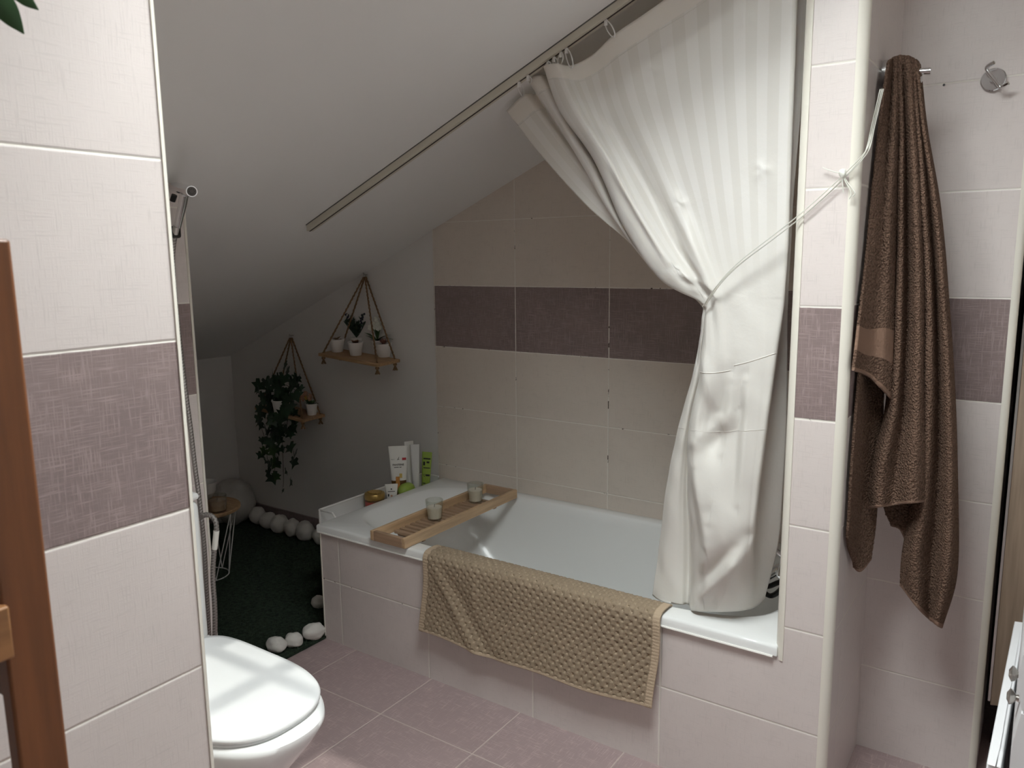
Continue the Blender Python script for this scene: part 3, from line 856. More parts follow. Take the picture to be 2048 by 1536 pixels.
def front_off(z, d0, h, capH): # front surface distance at height z
    q = (z - capH) / (h - capH); return d0 * (1 - q) + .0016 * q
# big white and brown tube
t = squeeze('shampoo_tube', 'tall white squeeze tube with brown base band on the rack', 797, 940, -.068, .027, .017, .039, .216, .022, M['white_pl'], M['brown_pl'], YAW)
def fr(z, x=0, d0=.017, h=.216, capH=.022, e=.0012): return Vector((x, -front_off(z, d0, h, capH) - e, z))
def strip(t, mt, name, x0, x1, z0, z1, d0=.017, h=.216, capH=.022, e=.0009, w0=.027, wt=.039, full=False, n=10):
    w = MB(); P = []
    for i in range(7):
        z = z0 + (z1 - z0) * i / 6; q = (z - capH) / (h - capH); wd = w0 + (wt - w0) * q; dp = front_off(z, d0, h, capH); nn = 2 + 6 * q
        row = []
        for j in range(n + 1):
            x = x0 + (x1 - x0) * j / n
            if full: x = (wd * .985) * (-1 + 2 * j / n)
            cc = min(1, abs(x) / wd) ** (nn / 2)
            row.append((x, -dp * math.sqrt(max(0, 1 - cc * cc)) - e, z))
        P.append(row)
    w.grid(P); return w.build(name, mt, t, local=True)
strip(t, M['brown_pl'], 'base_band', 0, 0, .023, .075, full=True, n=16)
strip(t, M['amber'], 'amber_print', -.012, .004, .036, .092, e=.0016)
strip(t, M['fl_yel'], 'flower_print', .003, .014, .086, .104, e=.0016)
strip(t, M['red_ink'], 'red_badge', .016, .032, .158, .168, e=.0014)
text_mesh('PANTENE', .0105, M['ink'], t, mk(fr(.137, 0, e=.0022)), 'brand_lettering', True, 1.0)
text_mesh('PRO-V', .0052, M['ink_grey'], t, mk(fr(.161, -.021, e=.0018)), 'small_lettering')
for z, a, b2 in ((.1285, -.017, .001), (.1285, .004, .012), (.052, .006, .016), (.045, .004, .014)):
    strip(t, M['ink_grey'] if z > .1 else M['amber'], 'print_line', a, b2, z, z + .0028, e=.0014)
w = MB(); w.tube([V((.0, 0, 0)) + fr(.160, -.003, e=.0015), fr(.166, .001, e=.0015), fr(.172, .004, e=.0015)], .0009, 5); w.tube([fr(.160, -.003, e=.0015), fr(.164, .003, e=.0015), fr(.160, .004, e=.0015)], .0009, 5); w.build('emblem', M['ink_grey'], t, local=True)
# white tube behind it
squeeze('shampoo_tube', 'white tube standing behind the brown banded tube, only its top showing', 818, 905, -.088, .017, .012, .020, .215, .02, M['white_pl'], M['white_pl'], math.radians(60))
# pearl tube seen edge on
squeeze('lotion_tube', 'slim pearl white tube between the brown banded tube and the green tube', 831, 940, -.050, .014, .012, .019, .208, .02, M['grey_pl'], M['grey_pl'], math.radians(38))
# green tube
t = squeeze('cream_tube', 'lime green tube with black print, rightmost on the rack by the tiles', 850, 940, -.046, .017, .011, .021, .165, .012, M['green_pl'], M['green_pl'], math.radians(30), tilt=math.radians(4))
A = dict(d0=.011, h=.165, capH=.012, w0=.017, wt=.021)
for x0, x1, z0, z1 in ((-.014, .016, .134, .140), (-.014, -.006, .108, .124), (.0, .012, .118, .126), (-.012, .016, .096, .100), (.0, .016, .063, .071), (-.012, .0, .030, .034)):
    strip(t, M['ink'], 'print_block', x0, x1, z0, z1, **A)
w = MB()
hp = []
for k in range(25):
    a = 2 * PI * k / 24; hx = .0055 * (math.sin(a) ** 3); hz = .0046 * (13 * math.cos(a) - 5 * math.cos(2*a) - 2 * math.cos(3*a) - math.cos(4*a)) / 13
    z = .067 + hz; hp.append((hx - .006, -front_off(z, .011, .165, .012) - .0012, z))
w.tube(hp, .0007, 5); w.build('heart_outline', M['ink'], t, local=True)
# small white tube in front
t = squeeze('hand_cream_tube', 'small white tube with dark print in front of the brown banded tube', 783, 985, -.036, .019, .013, .026, .082, .012, M['white_pl'], M['white_pl'], YAW)
A = dict(d0=.013, h=.082, capH=.012, w0=.019, wt=.026)
strip(t, M['ink_grey'], 'print_line', -.014, .014, .052, .0548, **A); strip(t, M['ink'], 'crest', -.0025, .0025, .060, .065, **A)
strip(t, M['ink'], 'print_stroke', -.014, -.009, .034, .044, **A); strip(t, M['fl_pink'], 'pink_print', -.004, .004, .032, .040, **A)
# green oval dish lid
p = atx(815, 980, -.034)
t = thing('soap_dish', 'green oval soap case behind the small white tube', 'soap dish', (-.040, p[1], SZ))
w = MB(); w.ell((-.040, p[1], SZ + .034), (.030, .042, .030), 28, 14); w.build('lid', M['green_pl'], t)
w = MB(); w.lathe([(.020, 0), (.027, .006), (.029, .034)], (-.040, p[1], SZ), 28); w.build('base', M['green_pl'], t)
# round golden tin
p = atx(750, 990, -.050)
t = thing('cream_jar', 'round brown and gold jar with ridged lid, leftmost on the rack', 'jar', (-.052, p[1], SZ))
w = MB(); w.lathe([(.036, 0), (.038, .003), (.038, .040), (.036, .043)], (-.052, p[1], SZ), 36); w.build('jar_body', M['brown_pl'], t)
w = MB(); w.lathe([(.0392, .042), (.0400, .045), (.0400, .060), (.0375, .064), (.030, .0655), (.029, .064)], (-.052, p[1], SZ), 48); w.build('lid', M['gold'], t)
for k in range(7):
    w = MB(); x = -.052 - .022 + .044 * k / 6; L = math.sqrt(max(0, .028 ** 2 - (x + .052) ** 2)) * .8
    w.tube([(x, p[1] - L, SZ + .0665), (x, p[1] + L, SZ + .0665)], .0030, 6); w.build('lid_ridge', M['gold'], t)
w = MB()
w.rings([[(-.052 + .0384 * math.cos(a), p[1] + .0384 * math.sin(a), SZ + z) for a in np.linspace(-2.2, .3, 20)] + [(-.052 + .0378 * math.cos(a), p[1] + .0378 * math.sin(a), SZ + z) for a in np.linspace(.3, -2.2, 20)] for z in (.008, .034)]); w.build('label', M['redlabel'], t)

# ------------------------------------------------------------------ bath mixer on the pillar side
tp = thing('bath_mixer', 'chrome bath mixer tap on the pillar behind the curtain', 'tap', (1.54, .30, .50))
w = MB(); w.tube([(1.54, .22, .52), (1.54, .42, .52)], .021, 20); w.build('mixer_body', M['chrome'], tp, bevel=.003)
for y in (.25, .39):
    w = MB(); w.tube([(1.592, y, .52), (1.57, y, .52), (1.54, y, .52)], [.030, .022, .016], 20); w.build('wall_flange', M['chrome'], tp)
w = MB(); w.tube([(1.54, .32, .51), (1.50, .32, .49), (1.47, .32, .46)], [.015, .014, .012], 14); w.build('spout', M['chrome'], tp)
w = MB(); w.tube(cr([(1.54, .26, .50), (1.525, .255, .46), (1.50, .25, .438), (1.47, .27, .445), (1.49, .31, .445), (1.545, .30, .50), (1.56, .25, .62), (1.57, .22, .80)], 60), .007, 8); w.build('hose', M['black'], tp)
w = MB(); w.tube([(1.54, .205, .52), (1.54, .215, .57), (1.50, .20, .60)], [.012, .008, .007], 12); w.build('lever', M['chrome'], tp)

# ------------------------------------------------------------------ toilet, hoses, bidet sprayer
tl = thing('toilet', 'white ceramic toilet with closed lid behind the left wall', 'toilet', (.5, -.829, 0))
YC = -.829
def egg(xb, xf, hw, z, n=2.3, K=80, xc=None, yc=YC):
    xc = xc if xc is not None else xb + (xf - xb) * .5
    o = []
    for k in range(K):
        t = 2 * PI * k / K; c_, s2 = math.cos(t), math.sin(t)
        if c_ >= 0: x = xc + (xf - xc) * math.copysign(abs(c_) ** (2 / n), c_); y = hw * math.copysign(abs(s2) ** (2 / n), s2)
        else: x = xc + (xc - xb) * math.copysign(abs(c_) ** (2 / 5.5), c_); y = hw * math.copysign(abs(s2) ** (2 / 5.5), s2)
        o.append((x, yc + y, z))
    return o
w = MB()
w.rings([egg(.30, .66, .115, .0), egg(.30, .665, .118, .05), egg(.29, .68, .118, .12), egg(.28, .74, .135, .21), egg(.26, .81, .148, .29), egg(.25, .855, .160, .345), egg(.25, .876, .168, .378), egg(.25, .875, .166, .390), egg(.25, .864, .156, .395)])
w.build('bowl', M['ceramic'], tl, angle=60)
w = MB(); w.rings([egg(.372, .841, .151, .3955, 2.6), egg(.370, .845, .154, .399, 2.6), egg(.372, .842, .152, .4025, 2.6)]); w.build('seat', M['lid'], tl, angle=60)
w = MB(); w.rings([egg(.372, .843, .152, .4045, 2.6), egg(.369, .849, .156, .4075, 2.6), egg(.368, .850, .157, .414, 2.6), egg(.371, .846, .154, .4185, 2.6), egg(.385, .831, .142, .4205, 2.6), egg(.44, .76, .10, .4213, 2.6)])
w.build('lid', M['lid'], tl, angle=60)
for yy in (-.91, -.75):
    w = MB(); w.tube([(.368, yy - .02, .405), (.368, yy + .02, .405)], .009, 12); w.build('hinge', M['chrome'], tl)
w = MB(); w.box((.175, -1.02, .385), (.352, -.678, .760)); w.build('cistern', M['ceramic'], tl, bevel=.02, bseg=4)
w = MB(); w.box((.175, -1.02, .761), (.352, -.678, .780)); w.build('cistern_lid', M['ceramic'], tl, bevel=.01, bseg=3)
w = MB(); w.lathe([(.02, 0), (.02, .004), (.015, .006)], (.265, -.85, .780), 24); w.build('flush_button', M['chrome'], tl)

M['spray_rubber'] = mat('grey_spray_face', (.10, .09, .085), .5)
sp = thing('bidet_sprayer', 'chrome hand bidet sprayer on a wall bracket beside the left wall', 'bidet sprayer', tuple(aty(360, 430, -.60)))
Pa = lambda u, v, y=-.60: aty(u, v, y)
w = MB(); w.tube([Pa(346, 374, -.575), Pa(352, 375, -.590), Pa(368, 379, -.630), Pa(382, 382.4, -.662), Pa(383.5, 382.8, -.666)], [.010, .0125, .0135, .0138, .0128], 24); w.build('spray_head', M['chrome'], sp, angle=60)
a_ = Pa(382, 382.4, -.662); b_ = Pa(368, 379, -.630); dd = (a_ - b_) / np.linalg.norm(a_ - b_); ff = Pa(383.5, 382.8, -.666)
w = MB(); w.tube([ff, ff + dd * .0006], .0105, 20); w.build('spray_face', M['spray_rubber'], sp)
w = MB()
for k in range(8):
    a = 2 * PI * k / 8; e1 = np.cross(dd, [0, 0, 1]); e1 /= np.linalg.norm(e1); e2 = np.cross(dd, e1)
    c_ = ff + dd * .0006 + (e1 * math.cos(a) + e2 * math.sin(a)) * .0055
    w.tube([c_, c_ + dd * .0006], .0012, 6)
w.build('spray_holes', M['black'], sp)
w = MB(); w.tube([Pa(369, 386, -.632), Pa(366, 404, -.620), Pa(360, 430, -.606), Pa(355, 452, -.598)], [.0105, .0105, .0098, .0088], 18); w.build('handle', M['chrome'], sp)
w = MB(); w.tube([Pa(353, 453), Pa(351, 462), Pa(350, 468)], [.009, .0085, .0078], 16); w.build('hose_nut', M['steel'], sp)
w = MB(); w.tube([Pa(349, 390, -.606), Pa(345, 402, -.607)], .007, 12); w.build('trigger', M['black'], sp)
h0 = aty(360, 463, -.597)
w = MB(); w.box((.171, h0[1] - .013, h0[2] - .016), (.215, h0[1] + .013, h0[2] + .014)); w.build('wall_bracket', M['black'], sp, bevel=.006, bseg=3)
hose = MB(); HP = [Pa(350, 467), Pa(345, 520), Pa(352, 620), Pa(368, 760), Pa(380, 850), Pa(390, 935), Pa(400, 1010), Pa(408, 1090), Pa(413, 1180), Pa(418, 1270), Pa(420, 1330)]
HP = [np.array([max(p[0], .182), p[1], p[2]]) for p in HP]
hose.tube(cr(HP, 220), .0062, 10, uvlen=.0042); hose.build('hose', M['braid'], sp)
h2 = thing('supply_hose', 'braided steel supply hose with white tag looping out of the cistern', 'hose', tuple(aty(428, 1100, -.60)))
Q = [aty(u, v, y) for u, v, y in ((402,1034,-.63),(410,1030,-.615),(421,1031,-.60),(430,1040,-.595),(433,1055,-.595),(431,1080,-.597),(427,1120,-.60),(426,1160,-.602),(429,1205,-.604),(430,1250,-.606),(428,1300,-.61),(424,1350,-.62))]
hose = MB(); hose.tube(cr(Q, 160), .0068, 10, uvlen=.0042); hose.build('hose_body', M['braid'], h2)
tg = MB(); CRQ = cr(Q, 160); tg.tube(CRQ[62:80], .0076, 12); tg.build('tag', M['paper'], h2)

# ------------------------------------------------------------------ nook: turf, stones, table, boulder
tf = MB(); tf.box((XK + .001, -.54, .001), (.006, .687, .012))
rng = np.random.default_rng(3)
vs = []; fs = []
NB = 16000
xs = rng.uniform(XK + .01, .010, NB); ys = rng.uniform(-.53, .67, NB); an = rng.uniform(0, PI * 2, NB); hh = rng.uniform(.008, .018, NB); ln = rng.uniform(-.009, .009, (NB, 2))
tf.cur = 1
for k in range(NB):
    dx, dy = math.cos(an[k]) * .0013, math.sin(an[k]) * .0013
    vs += [(xs[k]-dx, ys[k]-dy, .011), (xs[k]+dx, ys[k]+dy, .011), (xs[k]+ln[k,0], ys[k]+ln[k,1], .011+hh[k])]
    fs.append((3*k, 3*k+1, 3*k+2))
tf.add(vs, fs)
o = tf.build('turf', [M['turf'], M['turf2']], smooth=False, weld=False); tag(o, 'dark green artificial turf covering the floor of the nook', 'artificial grass', kind='stuff')

def stone(label, c, r, seed, mt='stone', group=None, rotz=0, name='pebble', cat='stone', lay=.012):
    w = MB(); w.ell((0, 0, 0), r, 28, 18, jit=.15, seed=seed, rot=Matrix.Rotation(rotz, 3, 'Z'))
    zmin = min(p.z for p in w.v)
    o = w.build(name, M[mt]); o.location = (c[0], c[1], lay - zmin - .003)
    o.data.transform(Matrix.Translation((0, 0, 0)))
    tag(o, label, cat, group); return o
wallst = [(-1.200,.640,.052,'first from the big boulder'),(-1.105,.632,.050,'second from the big boulder'),(-1.010,.624,.053,'third from the big boulder'),(-.915,.622,.050,'fourth from the big boulder'),(-.815,.616,.056,'third from the rack'),(-.715,.622,.046,'second from the rack'),(-.625,.612,.060,'next to the rack leg, partly hidden')]
for k, (x, y, r, lb) in enumerate(wallst):
    stone('white pebble in the row along the skirting, ' + lb, (x, y), (r * .9, r * .76, r * .86), k + 11, group='pebbles along the skirting', rotz=k * .7)
for k, (x, y, r) in enumerate(((-.535, .615, .052), (-.445, .618, .05), (-.35, .62, .05))):
    stone('white pebble in the row along the skirting, behind the rack', (x, y), (r, r * .8, r), k + 31, group='pebbles along the skirting', rotz=k)
for (u, v, r, lb, sd_, rz) in ((628, 1266, (.040, .029, .031), 'largest white pebble at the turf edge, against the bath corner', 41, 1.0), (588, 1280, (.033, .027, .026), 'white pebble at the turf edge, middle of three', 42, .4), (553, 1291, (.039, .028, .027), 'white pebble at the turf edge, half hidden behind the toilet lid', 43, .2)):
    p = atz(u, v + 2, .03); stone(lb, p, r, sd_, rotz=rz, group='pebbles at the turf edge')
p = atz(641, 1209, .025); stone('small white pebble beside the bath end, mostly hidden behind the rack leg', (p[0] - .01, p[1]), (.03, .026, .025), 44, rotz=.3)
stone('big white boulder in the far corner of the nook', (-1.315, .585), (.115, .095, .115), 51, 'stone_big', name='boulder', cat='boulder', rotz=.4)
p = atz(448, 1036, .03); stone('white stone on the turf under the round side table', (p[0], p[1]), (.085, .07, .045), 52, 'stone_big', rotz=1.1, name='boulder', cat='boulder')

TZ = .320
tc = atz(408, 1013, TZ)
TR = .147
tb_ = thing('side_table', 'small round wooden side table on white wire legs in the nook', 'table', (tc[0], tc[1], 0))
w = MB(); w.lathe([(TR - .004, -.016), (TR, -.013), (TR, -.003), (TR - .003, 0)], (tc[0], tc[1], TZ), 48); w.build('tabletop', M['pine'], tb_)
for k in range(6):
    a0 = 2 * PI * k / 6 + .25; a1 = a0 + PI / 3
    w = MB()
    for s0, s1 in ((a0, a0 + PI / 6), (a0, a0 - PI / 6)):
        w.tube([(tc[0] + TR * .93 * math.cos(s0), tc[1] + TR * .93 * math.sin(s0), TZ - .015), (tc[0] + TR * .55 * math.cos(s1), tc[1] + TR * .55 * math.sin(s1), .014)], .0024, 6)
    w.build('wire_leg', M['wire'], tb_)
w = MB(); w.tube([(tc[0] + TR * .55 * math.cos(a), tc[1] + TR * .55 * math.sin(a), .0145) for a in np.linspace(0, 2 * PI, 33)], .0024, 6); w.build('foot_ring', M['wire'], tb_)
p = atz(436, 1022, TZ); glass_cup('jar_candle', 'glass jar candle with brown wax on the round side table', (p[0], p[1], TZ + .0005), .037, .038, .068, M['wax_brown'], .048)
p = atz(412, 997, TZ)
t = thing('glass_bowl', 'pale glass bowl behind the jar candle on the round side table', 'bowl', (p[0], p[1], TZ))
w = MB(); w.lathe([(.022, 0), (.026, .004), (.044, .035), (.046, .062), (.050, .075), (.047, .075), (.043, .060), (.040, .036), (.02, .010)], (p[0], p[1], TZ + .0005), 36); w.build('bowl_body', M['grey_pl'], t)

# ------------------------------------------------------------------ hanging rope shelves with little plants
def plank_frame(FL, FR_, BR):
    e1 = (FR_ - FL) / np.linalg.norm(FR_ - FL); e2 = BR - FR_; e2 = e2 - e1 * (e1 @ e2); e2 /= np.linalg.norm(e2); e3 = np.cross(e1, e2)
    return Matrix((V(e1), V(e2), V(e3))).transposed()
def rope(mb, a, b, r=.0038, sag=0):
    a, b = np.array(a, float), np.array(b, float); n = max(8, int(np.linalg.norm(b - a) / .006))
    pts = []; rr = []
    for k in range(n + 1):
        q = k / n; pts.append(a + (b - a) * q + np.array([.0011 * math.sin(k * 1.9), 0, .0011 * math.cos(k * 1.9)])); rr.append(r * (1 + .16 * math.sin(k * 2.2)))
    mb.tube(pts, rr, 7)
def rope_shelf(label, FL, e, L, W, nail):
    c = np.array(FL) + np.array(e.col[0]) * L / 2 + np.array(e.col[1]) * W / 2
    t = thing('hanging_shelf', label, 'shelf', tuple(c), 'rope shelves on the white wall', rot=e)
    w = MB(); w.box((-L/2, -W/2, -.014), (L/2, W/2, 0)); w.build('board', M['pine'], t, local=True, bevel=.002)
    em = np.array(e)
    for sx in (-1, 1):
        for sy in (-1, 1):
            P = c + em @ np.array([sx * (L/2 - .018), sy * (W/2 - .014), 0])
            w = MB(); rope(w, np.array(nail) + np.array([sx * .004, sy * .003 - .008, -.012]), P); 
            dn = P + np.array([0, 0, -.030])
            w.tube([P, dn], .0045, 7)
            w.ell(P + np.array([0, 0, -.022]), (.009, .009, .008), 10, 8)
            for q in range(6):
                a = 2 * PI * q / 6; w.tube([P + np.array([0, 0, -.026]), P + np.array([.010 * math.cos(a), .010 * math.sin(a), -.048])], .0022, 5)
            w.build('rope', M['rope'], t)
    w = MB(); w.tube([(nail[0], nail[1] + .008, nail[2]), (nail[0], nail[1] - .012, nail[2]), (nail[0], nail[1] - .016, nail[2] + .008)], .0028, 8); w.build('nail', M['steel'], t)
    w = MB(); w.tube([np.array(nail) + np.array([.007 * math.cos(a), -.010, -.006 + .008 * math.sin(a)]) for a in np.linspace(0, 2*PI, 17)], .0014, 6); w.build('hanging_ring', M['steel'], t)
    return t, c, em
FL = aty(636, 706, .545); FR_ = aty(755, 728, .52); BR = aty(797, 716, .66)
e1m = plank_frame(FL, FR_, BR); L1 = float(np.linalg.norm(FR_ - FL)); W1 = .128
nail1 = aty(732, 549, .690)
s1, c1, em1 = rope_shelf('upper rope shelf on the white wall with five small white pots', FL, e1m, L1, W1, nail1)
FR2 = aty(605, 840, .545); BR2 = aty(651, 827, .66)
L2, W2 = L1 * .97, W1
FL2 = FR2 - np.array(e1m.col[0]) * L2
s2, c2, em2 = rope_shelf('lower rope shelf on the white wall, half hidden by trailing ivy', FL2, e1m, L2, W2, aty(584, 671, .690))

def pot(name, label, P, em, r=.0215, h=.052, group='small pots on the upper rope shelf', cat='potted plant'):
    t = thing(name, label, cat, tuple(P), group, rot=Matrix([list(x) for x in em]))
    w = MB(); w.lathe([(r * .70, 0), (r * .74, .002), (r * .96, h * .86), (r, h * .87), (r * 1.02, h), (r * .92, h), (r * .88, h * .88)], (0, 0, 0), 32); w.build('pot', M['pot'], t, local=True)
    w = MB(); w.lathe([(r * .90, h * .86), (r * .5, h * .90)], (0, 0, 0), 24); w.build('soil', M['soil'], t, local=True)
    return t
def leafshape(mb, base, dir_, L, wd, up=Vector((0,0,1)), droop=0, n=6, fold=.15):
    base = V(base); d = Vector(dir_).normalized(); s = d.cross(up)
    s = s.normalized() if s.length > 1e-4 else Vector((1,0,0)); nn = s.cross(d)
    P = []
    for i in range(n + 1):
        q = i / n; c_ = base + d * L * q + nn * (-droop * q * q * L)
        hw = wd * math.sin(PI * min(1, q ** .8 * .97 + .03))
        P.append([c_ - s * hw + nn * hw * fold, c_, c_ + s * hw + nn * hw * fold])
    mb.grid(P)
def on1(u, v, dn):  # point on the upper plank under pixel u at depth fraction dn (0 front .. 1 back)
    r = ray(u, v); n_ = em1[:, 2]; t_ = ((c1 - CAM) @ n_) / (r @ n_); return CAM + r * t_
def on2(u, v):
    r = ray(u, v); n_ = em2[:, 2]; t_ = ((c2 - CAM) @ n_) / (r @ n_); return CAM + r * t_
PW = .0335
P = on1(675, 703, 0); t = pot('succulent_pot', 'white pot with a small brown succulent, leftmost on the upper rope shelf', P, em1, PW, .058)
w = MB()
for a, l, el in ((.3, .022, .5), (-.2, .020, .3), (2.6, .016, .7), (4.2, .018, .6), (1.4, .016, 1.0)):
    leafshape(w, (0, 0, .044), (math.cos(a), math.sin(a) * .6, el), l, .007, droop=.4)
w.scale(1.5, -.0145).build('foliage', M['succ_brown'], t, local=True)
P = on1(712, 710, 0); t = pot('succulent_pot', 'white pot with a low rusty succulent in front of the lavender pot', P, em1, PW, .058)
w = MB()
for k in range(9):
    a = k * 2.4; leafshape(w, (0, 0, .043), (math.cos(a), math.sin(a), .55 + .05 * k), .017, .0065, droop=.1)
w.scale(1.5, -.0145).build('foliage', M['succ_red'], t, local=True)
P = on1(713, 701, 0) ; P = P + em1[:, 1] * .022 + em1[:, 0] * -.018
t = pot('lavender_pot', 'white pot of dark lavender behind the rusty succulent on the upper rope shelf', P, em1, PW, .058)
w = MB(); fl = MB()
for k in range(60):
    a = random.uniform(0, 2*PI); tl_ = random.uniform(.2, .95); hgt = random.uniform(.022, .046)
    if k == 0: a, tl_, hgt = PI, .62, .058
    if k == 1: a, tl_, hgt = .1, .42, .062
    if k == 2: a, tl_, hgt = PI * .95, .5, .055
    e_ = Vector((math.cos(a) * tl_, math.sin(a) * tl_ * .6, 1)) * hgt + Vector((0, 0, .044))
    w.tube([(0, 0, .044), tuple(e_ * .5 + Vector((0, 0, .022))), tuple(e_)], .0010, 5)
    for q in range(7):
        bp = Vector((0, 0, .044)).lerp(e_, .3 + .1 * q); aa = q * 2.4
        leafshape(w, bp, (math.cos(aa), math.sin(aa), 1.3), .015, .0019)
    if k < 5:
        for q in range(9):
            bp = Vector((0, 0, .044)).lerp(e_, .62 + .045 * q); aa = q * 2.4; fl.ell(bp + Vector((math.cos(aa), math.sin(aa), 0)) * .003, (.0024, .0024, .0030), 6, 5)
w.scale(1.85, -.030).build('foliage', M['lav'], t, local=True); fl.scale(1.85, -.030).build('flowers', M['lavf'], t, local=True)
P = on1(768, 713, 0); t = pot('succulent_pot', 'white pot with a pinkish succulent, rightmost on the upper rope shelf', P, em1, PW * 1.03, .059)
w = MB()
for k in range(12):
    a = k * 2.4; leafshape(w, (0, 0, .045), (math.cos(a), math.sin(a), .5 + .1 * k), .020, .0045, droop=-.1)
w.scale(1.5, -.0145).build('foliage', M['succ_pink'], t, local=True)
P = on1(752, 706, 0) + em1[:, 1] * .012
t = pot('flower_pot', 'white pot of white flowers and green leaves behind the pinkish succulent', P, em1, PW, .058)
w = MB(); fl = MB()
for a, l, el, wd in ((PI, .050, .55, .008), (PI * .85, .045, .35, .008), (.1, .055, .55, .011), (.35, .060, .8, .010), (2.2, .035, .9, .008), (-.6, .035, .6, .008), (1.5, .04, 1.4, .008), (PI * 1.1, .045, .9, .007)):
    leafshape(w, (0, 0, .044), (math.cos(a), math.sin(a) * .5, el), l, wd, droop=.35)
for px, pz in ((.0, .088), (.012, .092), (-.010, .094), (.006, .102), (-.004, .082), (.018, .084), (-.020, .078), (.010, .080), (-.013, .086)):
    w.tube([(0, 0, .044), (px * .5, 0, .07), (px, 0, pz)], .0009, 5)
    for q in range(5):
        a = 2 * PI * q / 5; leafshape(fl, (px, -.002, pz), (math.cos(a), -.6, math.sin(a)), .0105, .0058, up=Vector((0, -1, 0)))
w.scale(1.7, -.0235).build('foliage', M['leaf'], t, local=True); fl.scale(1.7, -.0235).build('flowers', M['fl_white'], t, local=True)
P = on2(624, 829); t = pot('rose_pot', 'white pot of pink and yellow roses on the lower rope shelf', P, em2, .028, .056, group='small pots on the lower rope shelf')
fl = MB(); fy = MB(); w = MB()
for k, (px, pz, yel) in enumerate(((-.022, .082, 0), (-.010, .092, 0), (.004, .094, 0), (.016, .086, 0), (-.004, .076, 1), (-.018, .070, 0), (.010, .074, 0), (.022, .080, 0), (-.028, .074, 0))):
    g = fy if yel else fl; yy = -.012 - .004 * (k % 3)
    for q in range(9):
        a = q * 2.4; rr_ = .0018 + .0009 * q
        leafshape(g, (px + rr_ * .4 * math.cos(a), yy, pz + rr_ * .4 * math.sin(a)), (math.cos(a) * .6, -1 + q * .1, math.sin(a) * .6), .009, .006, up=Vector((math.cos(a), 0, math.sin(a))))
    w.tube([(0, 0, .045), (px * .6, yy * .5, pz * .8), (px, yy, pz)], .0009, 5)
for a, l, el in ((.0, .040, .55), (.2, .044, .8), (.3, .036, .4), (PI, .036, .5), (PI * 1.1, .042, .9), (4.4, .03, .6), (5.4, .034, .6), (2.0, .03, .6)):
    leafshape(w, (0, 0, .046), (math.cos(a), math.sin(a), el), l, .009, droop=.2)
w.scale(1.22, -.008).build('foliage', M['leaf'], t, local=True); fl.scale(1.22, -.008).build('pink_roses', M['fl_pink'], t, local=True); fy.scale(1.22, -.008).build('yellow_rose', M['fl_yel'], t, local=True)

# trailing ivy
P = on2(560, 826)
t = pot('trailing_ivy', 'long trailing dark green ivy spilling from the lower rope shelf', P, em2, .034, .065, group=None)
IY = .575
def ip(u, v, y=IY): return aty(u, v, y)
def ivyleaf(mb, c, ang, size, tilt):
    """five-lobed leaf facing roughly the viewer"""
    outl = [(0, -.10), (.30, -.42), (.62, -.28), (.48, .02), (.86, .24), (.42, .40), (.22, .52), (0, 1.0), (-.22, .52), (-.42, .40), (-.86, .24), (-.48, .02), (-.62, -.28), (-.30, -.42)]
    rx = Matrix.Rotation(tilt[0], 3, 'X') @ Matrix.Rotation(tilt[1], 3, 'Z')
    vs = [V(c)]
    for x, z in outl:
        r = math.hypot(x, z); p = Vector((x, -.10 * r * r + .16 * abs(x), -z)) * size
        p = Matrix.Rotation(ang, 3, 'Y') @ p
        vs.append(V(c) + rx @ p)
    n = len(outl)
    mb.add(vs, [(0, 1 + k, 1 + (k + 1) % n) for k in range(n)])
vines = [[(562,770),(560,800),(556,850),(553,900),(550,930),(548,960)], [(570,775),(575,840),(565,880),(566,920),(567,960),(566,975)], [(550,775),(528,800),(520,840),(530,880),(535,920),(538,945)], [(545,770),(525,790),(514,780)], [(572,770),(590,780),(596,790)], [(558,790),(545,840),(540,890)]]
w = MB()
for vn in vines: w.tube(cr([ip(u, v, IY + .006) for u, v in vn], 30), .0012, 5)
w.build('vines', M['vine'], t)
lw_ = MB(); lp = MB()
random.seed(21)
spec = [(545,812,24),(560,818,26),(572,826,24),(552,832,24),(566,806,22),(580,815,20),(540,826,20),(515,780,30),(575,745,22),(545,752,22),(590,760,24),(555,770,26),(585,775,26),(532,768,24),(568,760,24),(560,785,24),(540,780,26),(590,795,24),(575,800,22),(550,805,24),(533,800,24),(518,820,24),(516,838,24),(545,825,26),(565,820,24),(560,840,26),(540,845,26),(575,835,20),(588,828,16),(585,845,24),(530,862,22),(550,865,24),(570,860,20),(540,885,24),(528,880,20),(556,880,24),(578,868,24),(584,860,18),(545,905,24),(556,912,22),(530,905,18),(552,930,22),(540,930,22),(580,898,22),(590,915,26),(545,958,24),(552,955,20),(536,945,16),(582,966,18),(572,945,14),(532,925,14),(555,790,24),(570,810,24),(548,845,22),(553,855,22),(562,900,14),(588,770,22),(600,778,14),(566,982,10),(560,868,22),(543,870,22),(522,795,18)]
for u, v, sz in spec + [(u + random.uniform(-9, 9), v + random.uniform(-12, 12), sz * .85) for u, v, sz in spec if v < 935]:
    c_ = ip(u, v, IY - random.uniform(.0, .03)); s = sz * .00205
    g = lp if (v > 895 and u < 560 and random.random() < .45) or random.random() < .06 else lw_
    ivyleaf(g, c_ + np.array([0, 0, s * .3]), random.uniform(-.9, .9), s, (random.uniform(-.5, .35), random.uniform(-.7, .7)))
lw_.build('ivy_leaves', M['ivy'], t, angle=180); lp.build('pale_ivy_leaves', M['ivy2'], t, angle=180)

